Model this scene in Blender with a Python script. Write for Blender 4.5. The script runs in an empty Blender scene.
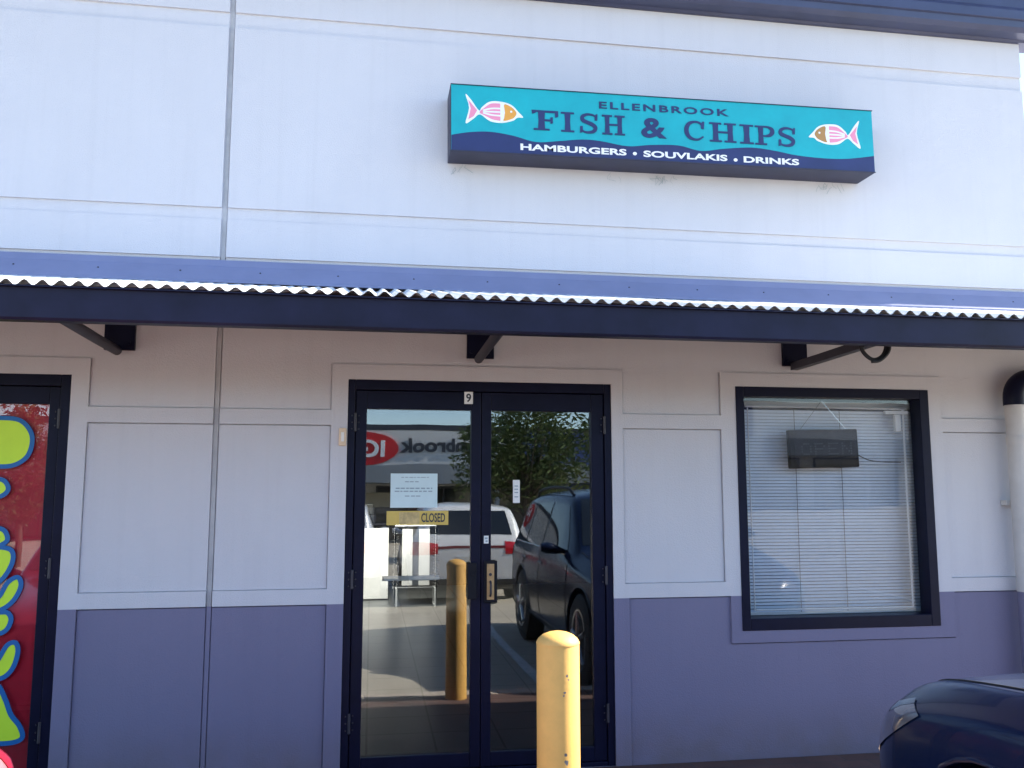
import bpy, bmesh, math, random
from mathutils import Vector, Matrix
from mathutils.bvhtree import BVHTree
R = math.radians
random.seed(7)
S = bpy.context.scene
COL = S.collection

# ------------------------------------------------------------------ camera, sky, sun, exposure
cam = bpy.data.cameras.new('camera')
cam.sensor_width = 36.0
cam.lens = 36.0 * 867.94 / 1024.0
cam.clip_start = 0.05
cam.clip_end = 2000.0
camo = bpy.data.objects.new('camera', cam)
COL.objects.link(camo)
camo.location = (0.0, -4.787, 1.5)
camo.rotation_euler = (math.pi / 2 + 0.12006, 0.0, -0.15964)
S.camera = camo

SUN_EL, SUN_AZ = R(36.0), R(7.0)      # azimuth measured from +X towards +Y (behind the shop wall)
wd = bpy.data.worlds.new('World')
S.world = wd
wd.use_nodes = True
wn = wd.node_tree
sky = wn.nodes.new('ShaderNodeTexSky')
sky.sky_type = 'NISHITA'
sky.sun_disc = False
sky.sun_elevation = SUN_EL
sky.sun_rotation = math.pi / 2 - SUN_AZ
sky.air_density = 1.0
sky.altitude = 800
sky.dust_density = 0.4
sky.ozone_density = 2.0
wn.links.new(sky.outputs[0], wn.nodes['Background'].inputs[0])
wn.nodes['Background'].inputs[1].default_value = 0.13

sl = bpy.data.lights.new('sun', 'SUN')
sl.energy = 5.0
sl.angle = R(0.53)
sl.color = (1.0, 0.93, 0.82)
so = bpy.data.objects.new('sun', sl)
COL.objects.link(so)
sdir = Vector((math.cos(SUN_EL) * math.cos(SUN_AZ), math.cos(SUN_EL) * math.sin(SUN_AZ), math.sin(SUN_EL)))
so.rotation_euler = sdir.to_track_quat('Z', 'Y').to_euler()
so.location = sdir * 60

vs = S.view_settings
vs.view_transform = 'Standard'
vs.look = 'None'
vs.gamma = 1.0
vs.exposure = 1.87
vs.use_curve_mapping = False
S.cycles.max_bounces = 10
S.cycles.transparent_max_bounces = 16
S.cycles.caustics_reflective = False
S.cycles.caustics_refractive = False

# ------------------------------------------------------------------ materials
def new_mat(name):
    m = bpy.data.materials.new(name)
    m.use_nodes = True
    return m, m.node_tree, m.node_tree.nodes['Principled BSDF']

def mat(name, col, rough=0.6, metal=0.0, var=0.0, scale=6.0, bump=0.0, bscale=120.0, spec=0.5, coat=0.0, tint=None, detail=5.0):
    """plain material with noise variation of the colour and an optional fine bump"""
    m, nt, b = new_mat(name)
    b.inputs['Base Color'].default_value = (*col, 1)
    b.inputs['Roughness'].default_value = rough
    b.inputs['Metallic'].default_value = metal
    b.inputs['Specular IOR Level'].default_value = spec
    b.inputs['Coat Weight'].default_value = coat
    b.inputs['Coat Roughness'].default_value = 0.03
    tc = nt.nodes.new('ShaderNodeTexCoord')
    if var > 0:
        nz = nt.nodes.new('ShaderNodeTexNoise')
        nz.inputs['Scale'].default_value = scale
        nz.inputs['Detail'].default_value = detail
        nz.inputs['Roughness'].default_value = 0.62
        nt.links.new(tc.outputs['Object'], nz.inputs['Vector'])
        rp = nt.nodes.new('ShaderNodeValToRGB')
        lo = tint if tint else tuple(c * (1 - var) for c in col)
        hi = tuple(min(1.0, c * (1 + var * 0.5)) for c in col)
        rp.color_ramp.elements[0].position = 0.3
        rp.color_ramp.elements[0].color = (*lo, 1)
        rp.color_ramp.elements[1].position = 0.7
        rp.color_ramp.elements[1].color = (*hi, 1)
        nt.links.new(nz.outputs['Fac'], rp.inputs['Fac'])
        nt.links.new(rp.outputs['Color'], b.inputs['Base Color'])
    if bump > 0:
        n2 = nt.nodes.new('ShaderNodeTexNoise')
        n2.inputs['Scale'].default_value = bscale
        n2.inputs['Detail'].default_value = 4.0
        nt.links.new(tc.outputs['Object'], n2.inputs['Vector'])
        bp = nt.nodes.new('ShaderNodeBump')
        bp.inputs['Strength'].default_value = bump
        bp.inputs['Distance'].default_value = 0.01
        nt.links.new(n2.outputs['Fac'], bp.inputs['Height'])
        nt.links.new(bp.outputs['Normal'], b.inputs['Normal'])
    return m

def wall_mat(name, col, streak=0.12):
    """painted rough concrete panel: roller texture, broad mottling and faint vertical weather streaks"""
    m, nt, b = new_mat(name)
    b.inputs['Roughness'].default_value = 0.75
    b.inputs['Specular IOR Level'].default_value = 0.3
    L = nt.links.new
    tc = nt.nodes.new('ShaderNodeTexCoord')
    mp = nt.nodes.new('ShaderNodeMapping')
    mp.inputs['Scale'].default_value = (2.2, 1.0, 0.8)
    L(tc.outputs['Object'], mp.inputs['Vector'])
    n1 = nt.nodes.new('ShaderNodeTexNoise'); n1.inputs['Scale'].default_value = 1.6; n1.inputs['Detail'].default_value = 6
    L(mp.outputs['Vector'], n1.inputs['Vector'])
    n2 = nt.nodes.new('ShaderNodeTexNoise'); n2.inputs['Scale'].default_value = 1.4; n2.inputs['Detail'].default_value = 7
    L(tc.outputs['Object'], n2.inputs['Vector'])
    ad = nt.nodes.new('ShaderNodeMath'); ad.operation = 'ADD'
    L(n1.outputs['Fac'], ad.inputs[0]); L(n2.outputs['Fac'], ad.inputs[1])
    rp = nt.nodes.new('ShaderNodeValToRGB')
    e = rp.color_ramp.elements
    e[0].position = 0.32; e[0].color = (*[c * (1 - streak) for c in col], 1)
    e[1].position = 0.62; e[1].color = (*col, 1)
    hf = nt.nodes.new('ShaderNodeMath'); hf.operation = 'MULTIPLY'; hf.inputs[1].default_value = 0.5
    L(ad.outputs[0], hf.inputs[0]); L(hf.outputs[0], rp.inputs['Fac'])
    # faint rain streaks and splash dirt rising from the ground
    m5 = nt.nodes.new('ShaderNodeMapping'); m5.inputs['Scale'].default_value = (16.0, 1.0, 0.55)
    L(tc.outputs['Object'], m5.inputs['Vector'])
    n5 = nt.nodes.new('ShaderNodeTexNoise'); n5.inputs['Scale'].default_value = 1.0; n5.inputs['Detail'].default_value = 5
    L(m5.outputs['Vector'], n5.inputs['Vector'])
    r5 = nt.nodes.new('ShaderNodeValToRGB')
    r5.color_ramp.elements[0].position = 0.52; r5.color_ramp.elements[0].color = (0, 0, 0, 1)
    r5.color_ramp.elements[1].position = 0.80; r5.color_ramp.elements[1].color = (0.15, 0.15, 0.15, 1)
    L(n5.outputs['Fac'], r5.inputs['Fac'])
    x5 = nt.nodes.new('ShaderNodeMixRGB'); x5.inputs['Color2'].default_value = (*[c * 0.72 for c in col], 1)
    L(r5.outputs['Color'], x5.inputs['Fac']); L(rp.outputs['Color'], x5.inputs['Color1'])
    sp = nt.nodes.new('ShaderNodeSeparateXYZ'); L(tc.outputs['Object'], sp.inputs[0])
    n6 = nt.nodes.new('ShaderNodeTexNoise'); n6.inputs['Scale'].default_value = 7.0; n6.inputs['Detail'].default_value = 8
    L(tc.outputs['Object'], n6.inputs['Vector'])
    mr = nt.nodes.new('ShaderNodeMapRange'); mr.inputs['From Min'].default_value = 0.32; mr.inputs['From Max'].default_value = 0.0
    L(sp.outputs['Z'], mr.inputs['Value'])
    m6 = nt.nodes.new('ShaderNodeMath'); m6.operation = 'MULTIPLY'; L(mr.outputs[0], m6.inputs[0]); L(n6.outputs['Fac'], m6.inputs[1])
    x6 = nt.nodes.new('ShaderNodeMixRGB'); x6.inputs['Color2'].default_value = (0.16, 0.13, 0.13, 1)
    L(m6.outputs[0], x6.inputs['Fac']); L(x5.outputs['Color'], x6.inputs['Color1'])
    rp = x6
    # scattered small scuffs
    n3 = nt.nodes.new('ShaderNodeTexNoise'); n3.inputs['Scale'].default_value = 9.0; n3.inputs['Detail'].default_value = 9; n3.inputs['Roughness'].default_value = 0.7
    L(tc.outputs['Object'], n3.inputs['Vector'])
    r3 = nt.nodes.new('ShaderNodeValToRGB')
    r3.color_ramp.elements[0].position = 0.70; r3.color_ramp.elements[0].color = (0, 0, 0, 1)
    r3.color_ramp.elements[1].position = 0.80; r3.color_ramp.elements[1].color = (0.35, 0.35, 0.35, 1)
    L(n3.outputs['Fac'], r3.inputs['Fac'])
    mx = nt.nodes.new('ShaderNodeMixRGB'); mx.inputs['Color2'].default_value = (*[c * 0.55 for c in col], 1)
    L(r3.outputs['Color'], mx.inputs['Fac']); L(rp.outputs['Color'], mx.inputs['Color1'])
    L(mx.outputs['Color'], b.inputs['Base Color'])
    n4 = nt.nodes.new('ShaderNodeTexNoise'); n4.inputs['Scale'].default_value = 140; n4.inputs['Detail'].default_value = 3
    L(tc.outputs['Object'], n4.inputs['Vector'])
    bp = nt.nodes.new('ShaderNodeBump'); bp.inputs['Strength'].default_value = 0.35; bp.inputs['Distance'].default_value = 0.006
    L(n4.outputs['Fac'], bp.inputs['Height']); L(bp.outputs['Normal'], b.inputs['Normal'])
    return m

def glass_mat(name, k=1.6, base=0.03, trans=(0.90, 0.94, 0.94)):
    m = bpy.data.materials.new(name)
    m.use_nodes = True
    nt = m.node_tree
    nt.nodes.remove(nt.nodes['Principled BSDF'])
    out = nt.nodes['Material Output']
    fr = nt.nodes.new('ShaderNodeFresnel'); fr.inputs['IOR'].default_value = 1.5
    mu = nt.nodes.new('ShaderNodeMath'); mu.operation = 'MULTIPLY_ADD'; mu.use_clamp = True
    mu.inputs[1].default_value = k; mu.inputs[2].default_value = base
    nt.links.new(fr.outputs[0], mu.inputs[0])
    tr = nt.nodes.new('ShaderNodeBsdfTransparent'); tr.inputs[0].default_value = (*trans, 1)
    gl = nt.nodes.new('ShaderNodeBsdfGlossy'); gl.inputs['Roughness'].default_value = 0.0
    gl.inputs['Color'].default_value = (0.97, 0.98, 1, 1)
    gt = nt.nodes.new('ShaderNodeTexCoord')
    gn = nt.nodes.new('ShaderNodeTexNoise'); gn.inputs['Scale'].default_value = 3.0; gn.inputs['Detail'].default_value = 1.0
    nt.links.new(gt.outputs['Object'], gn.inputs['Vector'])
    gb = nt.nodes.new('ShaderNodeBump'); gb.inputs['Strength'].default_value = 0.25; gb.inputs['Distance'].default_value = 0.0022
    nt.links.new(gn.outputs['Fac'], gb.inputs['Height']); nt.links.new(gb.outputs['Normal'], gl.inputs['Normal'])
    mx = nt.nodes.new('ShaderNodeMixShader')
    nt.links.new(mu.outputs[0], mx.inputs[0]); nt.links.new(tr.outputs[0], mx.inputs[1]); nt.links.new(gl.outputs[0], mx.inputs[2])
    nt.links.new(mx.outputs[0], out.inputs[0])
    return m

def brick_mat(name, c1, c2, mortar, scale, rough=0.85, w=0.22, h=0.11):
    m, nt, b = new_mat(name)
    b.inputs['Roughness'].default_value = rough
    L = nt.links.new
    tc = nt.nodes.new('ShaderNodeTexCoord')
    br = nt.nodes.new('ShaderNodeTexBrick')
    br.inputs['Scale'].default_value = scale
    br.inputs['Brick Width'].default_value = w
    br.inputs['Row Height'].default_value = h
    br.inputs['Mortar Size'].default_value = 0.006
    br.inputs['Color1'].default_value = (*c1, 1)
    br.inputs['Color2'].default_value = (*c2, 1)
    br.inputs['Mortar'].default_value = (*mortar, 1)
    L(tc.outputs['Object'], br.inputs['Vector'])
    nz = nt.nodes.new('ShaderNodeTexNoise'); nz.inputs['Scale'].default_value = 5; nz.inputs['Detail'].default_value = 8
    L(tc.outputs['Object'], nz.inputs['Vector'])
    mx = nt.nodes.new('ShaderNodeMixRGB'); mx.blend_type = 'MULTIPLY'; mx.inputs['Fac'].default_value = 0.6
    L(br.outputs['Color'], mx.inputs['Color1']); L(nz.outputs['Fac'], mx.inputs['Color2'])
    L(mx.outputs['Color'], b.inputs['Base Color'])
    bp = nt.nodes.new('ShaderNodeBump'); bp.inputs['Strength'].default_value = 0.5; bp.inputs['Distance'].default_value = 0.004; bp.invert = True
    L(br.outputs['Fac'], bp.inputs['Height']); L(bp.outputs['Normal'], b.inputs['Normal'])
    return m

def leaf_mat(name, c1, c2):
    m, nt, b = new_mat(name)
    b.inputs['Roughness'].default_value = 0.5
    tc = nt.nodes.new('ShaderNodeTexCoord')
    nz = nt.nodes.new('ShaderNodeTexNoise'); nz.inputs['Scale'].default_value = 2.5; nz.inputs['Detail'].default_value = 8
    nt.links.new(tc.outputs['Object'], nz.inputs['Vector'])
    rp = nt.nodes.new('ShaderNodeValToRGB')
    rp.color_ramp.elements[0].position = 0.35; rp.color_ramp.elements[0].color = (*c1, 1)
    rp.color_ramp.elements[1].position = 0.65; rp.color_ramp.elements[1].color = (*c2, 1)
    nt.links.new(nz.outputs['Fac'], rp.inputs['Fac']); nt.links.new(rp.outputs['Color'], b.inputs['Base Color'])
    return m

def emit_mat(name, col, strength):
    m, nt, b = new_mat(name)
    b.inputs['Base Color'].default_value = (*col, 1)
    b.inputs['Emission Color'].default_value = (*col, 1)
    b.inputs['Emission Strength'].default_value = strength
    return m

M = {}
M['wall'] = wall_mat('pale_wall_paint', (0.605, 0.60, 0.635), 0.05)
M['dado'] = wall_mat('blue_grey_dado_paint', (0.195, 0.186, 0.283), 0.06)
M['sealant'] = mat('joint_sealant', (0.42, 0.42, 0.44), 0.7, var=0.2, scale=9)
M['navy'] = mat('navy_powdercoat', (0.0055, 0.0065, 0.024), 0.42, var=0.25, scale=7, bump=0.04, bscale=300, spec=0.15)
M['fascia'] = mat('navy_fascia_paint', (0.0125, 0.013, 0.037), 0.5, var=0.45, scale=3.5, bump=0.04, bscale=200, spec=0.22)
M['strut'] = mat('dark_bracket_paint', (0.030, 0.028, 0.042), 0.5, var=0.3, scale=10)
M['flash'] = mat('blue_grey_flashing', (0.20, 0.215, 0.345), 0.5, var=0.12, scale=3)
M['zinc'] = mat('white_roof_sheet', (0.74, 0.73, 0.70), 0.45, var=0.10, scale=8)
M['gutter'] = mat('slate_blue_gutter', (0.040, 0.048, 0.105), 0.35, var=0.25, scale=3)
M['glass'] = glass_mat('door_glass', k=1.7, base=0.035)
M['wglass'] = glass_mat('window_glass', k=0.55, base=0.005, trans=(0.975, 0.985, 1.0))
M['rglass'] = glass_mat('shopfront_glass', k=1.1, base=0.02, trans=(0.985, 0.985, 0.985))
M['white'] = mat('white_plastic', (0.78, 0.78, 0.77), 0.4, var=0.06, scale=8)
M['whitelam'] = mat('white_laminate', (0.82, 0.80, 0.77), 0.3, var=0.05, scale=5)
M['slat'] = mat('white_blind_slat', (0.80, 0.88, 0.97), 0.4, var=0.06, scale=4)
M['blackp'] = mat('black_plastic', (0.012, 0.012, 0.017), 0.6, var=0.2, scale=10, spec=0.15)
M['darkdot'] = mat('unlit_led_dot', (0.021, 0.021, 0.031), 0.55)
M['chrome'] = mat('chrome_steel', (0.7, 0.7, 0.7), 0.12, metal=1.0, var=0.08, scale=20)
M['steel'] = mat('brushed_steel', (0.42, 0.42, 0.43), 0.35, metal=0.9, var=0.15, scale=30)
M['brass'] = mat('worn_tan_plate', (0.42, 0.27, 0.13), 0.4, metal=0.3, var=0.25, scale=25)
M['yellow'] = mat('yellow_bollard_paint', (0.82, 0.455, 0.115), 0.6, var=0.14, scale=7, bump=0.06, bscale=90)
M['chip'] = mat('grey_paint_chip', (0.22, 0.20, 0.19), 0.6, var=0.4, scale=60)
M['pipe'] = mat('cream_pipe_paint', (0.56, 0.54, 0.53), 0.5, var=0.12, scale=5)
M['teal'] = mat('teal_sign_face', (0.0, 0.38, 0.43), 0.4, var=0.10, scale=5, tint=(0.0, 0.32, 0.38))
M['signnavy'] = mat('navy_sign_print', (0.016, 0.024, 0.11), 0.4, var=0.15, scale=6)
M['signcase'] = mat('dark_sign_case', (0.020, 0.022, 0.055), 0.5, var=0.3, scale=6)
M['signwhite'] = mat('white_sign_print', (0.82, 0.82, 0.82), 0.4)
M['pink'] = mat('pink_sign_print', (0.80, 0.27, 0.40), 0.4)
M['orange'] = mat('orange_sign_print', (0.75, 0.34, 0.05), 0.4)
M['brown'] = mat('brown_sign_print', (0.42, 0.22, 0.06), 0.4)
M['redfilm'] = mat('red_vinyl_film', (0.86, 0.016, 0.055), 0.5, var=0.15, scale=3)
M['lime'] = mat('lime_vinyl', (0.60, 0.86, 0.035), 0.5, var=0.06, scale=5)
M['bluev'] = mat('blue_vinyl', (0.0, 0.12, 0.36), 0.5)
M['paper'] = mat('pale_blue_paper', (0.62, 0.76, 0.78), 0.7, var=0.05, scale=10)
M['ink'] = mat('dark_ink', (0.03, 0.035, 0.05), 0.6)
M['greyink'] = mat('faded_ink', (0.28, 0.36, 0.40), 0.6)
M['yellowcard'] = mat('yellow_card', (0.66, 0.47, 0.11), 0.55, var=0.06, scale=20)
M['sand'] = mat('faded_beach_print', (0.62, 0.46, 0.20), 0.55, var=0.45, scale=22)
M['cable'] = mat('black_cable', (0.012, 0.012, 0.015), 0.5)
M['beige'] = mat('beige_plastic', (0.78, 0.60, 0.42), 0.5, var=0.15, scale=20)
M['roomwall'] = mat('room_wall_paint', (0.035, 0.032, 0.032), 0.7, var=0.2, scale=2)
M['ceil'] = mat('room_ceiling', (0.28, 0.27, 0.27), 0.8, var=0.1, scale=2)
M['lampon'] = emit_mat('added_lamp_tube', (1.0, 0.96, 0.90), 1.2)  # glow for the tube of the added lamp
M['brickpath'] = brick_mat('red_brick_paving', (0.175, 0.09, 0.072), (0.13, 0.068, 0.055), (0.12, 0.08, 0.07), 1.0)
M['asphalt'] = mat('worn_car_park_asphalt', (0.40, 0.355, 0.285), 0.9, var=0.2, scale=1.3, bump=0.6, bscale=60)
M['kerb'] = mat('concrete_kerb', (0.48, 0.40, 0.33), 0.85, var=0.25, scale=8, bump=0.3, bscale=80)
M['line'] = mat('worn_line_paint', (0.62, 0.62, 0.60), 0.8, var=0.3, scale=14)
M['tyre'] = mat('tyre_rubber', (0.014, 0.014, 0.015), 0.75, var=0.3, scale=25)
M['rim'] = mat('alloy_rim', (0.42, 0.42, 0.44), 0.25, metal=0.9, var=0.1, scale=10)
M['carblue'] = mat('dark_blue_car_paint', (0.0045, 0.012, 0.044), 0.26, var=0.1, scale=4, coat=0.30, spec=0.30)
M['carwhite'] = mat('white_car_paint', (0.78, 0.78, 0.78), 0.3, var=0.04, scale=4, coat=0.8)
M['carsilver'] = mat('silver_car_paint', (0.62, 0.63, 0.66), 0.3, metal=0.25, var=0.05, scale=4, coat=0.8)
M['carred'] = mat('red_car_paint', (0.17, 0.010, 0.016), 0.3, var=0.1, scale=4, coat=1.0)
M['carglass'] = mat('tinted_car_glass', (0.012, 0.016, 0.022), 0.03, var=0.1, scale=3, spec=0.8)
M['cartrim'] = mat('black_car_trim', (0.010, 0.010, 0.011), 0.55, var=0.2, scale=20)
M['lens'] = mat('clear_headlamp_lens', (0.11, 0.12, 0.15), 0.08, var=0.35, scale=14, coat=1.0)
M['pinklens'] = mat('pale_pink_lamp_lens', (0.50, 0.20, 0.22), 0.12, var=0.2, scale=16, coat=1.0)
M['redlens'] = mat('red_tail_lens', (0.62, 0.01, 0.02), 0.12, var=0.25, scale=20, coat=1.0)
M['maroon'] = mat('dark_maroon_trim', (0.16, 0.012, 0.016), 0.3, var=0.2, scale=12)
M['plate'] = mat('number_plate_white', (0.65, 0.65, 0.62), 0.5, var=0.08, scale=20)
M['bark'] = mat('brown_tree_bark', (0.10, 0.075, 0.055), 0.9, var=0.4, scale=12, bump=0.6, bscale=40)
M['leafa'] = leaf_mat('dark_green_leaf', (0.040, 0.072, 0.016), (0.105, 0.14, 0.036))
M['leafb'] = leaf_mat('olive_leaf', (0.035, 0.055, 0.018), (0.10, 0.12, 0.04))
M['mallwall'] = mat('supermarket_panel', (0.62, 0.61, 0.60), 0.7, var=0.08, scale=1.2)
M['mallgrey'] = mat('supermarket_grey_band', (0.20, 0.23, 0.27), 0.6, var=0.1, scale=1)
M['mallblue'] = mat('supermarket_blue_wall', (0.03, 0.06, 0.20), 0.6, var=0.15, scale=1)
M['malldark'] = mat('supermarket_roof_edge', (0.03, 0.035, 0.05), 0.5, var=0.2, scale=2)
M['mallred'] = mat('supermarket_red_logo', (0.55, 0.015, 0.02), 0.4)
M['mallbeige'] = mat('supermarket_beige_glow', (0.45, 0.40, 0.30), 0.7, var=0.15, scale=1)  # beige that stands in for the lit shopfront strip

def floor_tile_mat():
    m, nt, b = new_mat('glossy_floor_tile')
    L = nt.links.new
    tc = nt.nodes.new('ShaderNodeTexCoord')
    br = nt.nodes.new('ShaderNodeTexBrick')
    br.offset = 0.0
    br.inputs['Scale'].default_value = 1.0
    br.inputs['Brick Width'].default_value = 0.40
    br.inputs['Row Height'].default_value = 0.40
    br.inputs['Mortar Size'].default_value = 0.007
    br.inputs['Color1'].default_value = (0.13, 0.13, 0.125, 1)
    br.inputs['Color2'].default_value = (0.115, 0.115, 0.11, 1)
    br.inputs['Mortar'].default_value = (0.02, 0.02, 0.02, 1)
    L(tc.outputs['Object'], br.inputs['Vector']); L(br.outputs['Color'], b.inputs['Base Color'])
    b.inputs['Roughness'].default_value = 0.34
    return m
M['tile'] = floor_tile_mat()

# ------------------------------------------------------------------ mesh helpers
def link(name, me, m, parent=None):
    o = bpy.data.objects.new(name, me)
    COL.objects.link(o)
    if m is not None:
        for mm in (m if isinstance(m, (list, tuple)) else [m]):
            me.materials.append(mm)
    if parent:
        o.parent = parent
    return o

def tag(o, label=None, cat=None, group=None, kind=None):
    if label: o['label'] = label
    if cat: o['category'] = cat
    if group: o['group'] = group
    if kind: o['kind'] = kind
    return o

def thing(name, label, cat, loc=(0, 0, 0), rz=0.0, group=None):
    o = bpy.data.objects.new(name, None)
    COL.objects.link(o)
    o.empty_display_size = 0.2
    o.location = loc
    o.rotation_euler = (0, 0, rz)
    return tag(o, label, cat, group)

class MB:
    """collects shapes and links them as one mesh object"""
    def __init__(self):
        self.v = []; self.f = []; self.mi = []; self.cur = 0
    def add(self, vs, fs):
        n = len(self.v)
        self.v += [tuple(p) for p in vs]
        for f in fs:
            self.f.append(tuple(n + i for i in f)); self.mi.append(self.cur)
        return self
    def box(self, x0, x1, y0, y1, z0, z1):
        return self.add([(x0, y0, z0), (x1, y0, z0), (x1, y1, z0), (x0, y1, z0), (x0, y0, z1), (x1, y0, z1), (x1, y1, z1), (x0, y1, z1)],
                        [(0, 3, 2, 1), (4, 5, 6, 7), (0, 1, 5, 4), (1, 2, 6, 5), (2, 3, 7, 6), (3, 0, 4, 7)])
    def prism(self, pts, y0, y1):
        """polygon of (x,z), counter-clockwise seen from the front (-y), extruded from y0 (front) to y1"""
        a = sum(pts[i][0] * pts[(i + 1) % len(pts)][1] - pts[(i + 1) % len(pts)][0] * pts[i][1] for i in range(len(pts)))
        if a < 0: pts = pts[::-1]
        n = len(pts)
        vs = [(x, y0, z) for x, z in pts] + [(x, y1, z) for x, z in pts]
        fs = [tuple(range(n)), tuple(range(2 * n - 1, n - 1, -1))]
        fs += [(i, n + i, n + (i + 1) % n, (i + 1) % n) for i in range(n)]
        return self.add(vs, fs)
    def extrude_x(self, prof, x0, x1):
        """polygon of (y,z) extruded along x"""
        n = len(prof)
        vs = [(x0, y, z) for y, z in prof] + [(x1, y, z) for y, z in prof]
        fs = [tuple(range(n)), tuple(range(2 * n - 1, n - 1, -1))]
        fs += [(i, n + i, n + (i + 1) % n, (i + 1) % n) for i in range(n)]
        return self.add(vs, fs)
    def tube(self, pts, r, n=10, caps=True, square=False):
        pts = [Vector(p) for p in pts]
        rr = r if isinstance(r, (list, tuple)) else [r] * len(pts)
        rings = []
        up = None
        for i, p in enumerate(pts):
            a = pts[max(0, i - 1)]; b = pts[min(len(pts) - 1, i + 1)]
            t = (b - a).normalized()
            if up is None:
                up = Vector((0, 0, 1)) if abs(t.z) < 0.9 else Vector((0, 1, 0))
            sx = t.cross(up)
            if sx.length < 1e-4: sx = t.cross(Vector((1, 0, 0)))
            sx.normalize(); sy = sx.cross(t).normalized(); up = sy
            rings.append([p + (sx * math.cos(2 * math.pi * (k + (0.5 if square else 0)) / n) + sy * math.sin(2 * math.pi * (k + (0.5 if square else 0)) / n)) * rr[i] for k in range(n)])
        vs = [q for ring in rings for q in ring]
        fs = []
        for i in range(len(pts) - 1):
            for k in range(n):
                a = i * n + k; b = i * n + (k + 1) % n
                fs.append((a, b, b + n, a + n))
        if caps:
            fs.append(tuple(range(n - 1, -1, -1)))
            fs.append(tuple(range((len(pts) - 1) * n, len(pts) * n)))
        return self.add(vs, fs)
    def lathe(self, prof, c=(0, 0, 0), n=32, axis='z'):
        """profile of (radius, height)"""
        vs = []
        for r, h in prof:
            for k in range(n):
                a = 2 * math.pi * k / n
                if axis == 'z': vs.append((c[0] + r * math.cos(a), c[1] + r * math.sin(a), c[2] + h))
                elif axis == 'x': vs.append((c[0] + h, c[1] + r * math.cos(a), c[2] + r * math.sin(a)))
                else: vs.append((c[0] + r * math.cos(a), c[1] + h, c[2] + r * math.sin(a)))
        fs = []
        for i in range(len(prof) - 1):
            for k in range(n):
                a = i * n + k; b = i * n + (k + 1) % n
                fs.append((a, b, b + n, a + n))
        fs.append(tuple(range(n - 1, -1, -1)))
        fs.append(tuple(range((len(prof) - 1) * n, len(prof) * n)))
        return self.add(vs, fs)
    def ribbon(self, pts, w, y0, y1, closed=False):
        """flat stroke of (x,z) centreline points with widths w, between depths y0 and y1"""
        P = [Vector((p[0], p[1])) for p in pts]
        n = len(P)
        ws = w if isinstance(w, (list, tuple)) else [w] * n
        L_, R_ = [], []
        for i in range(n):
            a = P[(i - 1) % n] if closed else P[max(0, i - 1)]
            b = P[(i + 1) % n] if closed else P[min(n - 1, i + 1)]
            t = (b - a).normalized(); nn = Vector((-t.y, t.x))
            L_.append(P[i] + nn * ws[i] / 2); R_.append(P[i] - nn * ws[i] / 2)
        vs = [(p.x, y0, p.y) for p in L_] + [(p.x, y0, p.y) for p in R_] + [(p.x, y1, p.y) for p in L_] + [(p.x, y1, p.y) for p in R_]
        fs = []
        for i in range(n if closed else n - 1):
            j = (i + 1) % n
            fs += [(n + i, n + j, j, i), (i, j, 2 * n + j, 2 * n + i), (n + j, n + i, 3 * n + i, 3 * n + j)]
        return self.add(vs, fs)
    def build(self, name, m, parent=None, bevel=0.0, smooth=False, recalc=True, xf=None):
        me = bpy.data.meshes.new(name)
        vs = self.v if xf is None else [tuple(xf @ Vector(p)) for p in self.v]
        me.from_pydata(vs, [], self.f)
        o = link(name, me, m, parent)
        me.polygons.foreach_set('material_index', self.mi)
        if recalc:
            bm = bmesh.new(); bm.from_mesh(me)
            bmesh.ops.recalc_face_normals(bm, faces=bm.faces)
            bm.to_mesh(me); bm.free()
        if smooth:
            me.polygons.foreach_set('use_smooth', [True] * len(me.polygons))
            sharp(me, 40)
        if bevel > 0:
            md = o.modifiers.new('bevel', 'BEVEL'); md.width = bevel; md.segments = 2; md.limit_method = 'ANGLE'
        return o

def sharp(me, deg):
    try:
        me.set_sharp_from_angle(angle=R(deg))
    except Exception:
        pass

def crom(pts, k=6, closed=False):
    """Catmull-Rom through 2D or 3D points"""
    P = [Vector(p) for p in pts]
    n = len(P); out = []
    rng = range(n) if closed else range(n - 1)
    for i in rng:
        if closed: a, b, c, d = P[(i - 1) % n], P[i], P[(i + 1) % n], P[(i + 2) % n]
        else: a, b, c, d = P[max(0, i - 1)], P[i], P[i + 1], P[min(n - 1, i + 2)]
        for s in range(k):
            t = s / k
            out.append(0.5 * ((2 * b) + (c - a) * t + (2 * a - 5 * b + 4 * c - d) * t * t + (3 * b - a - 3 * c + d) * t ** 3))
    if not closed: out.append(P[-1])
    return [tuple(p) for p in out]

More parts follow.
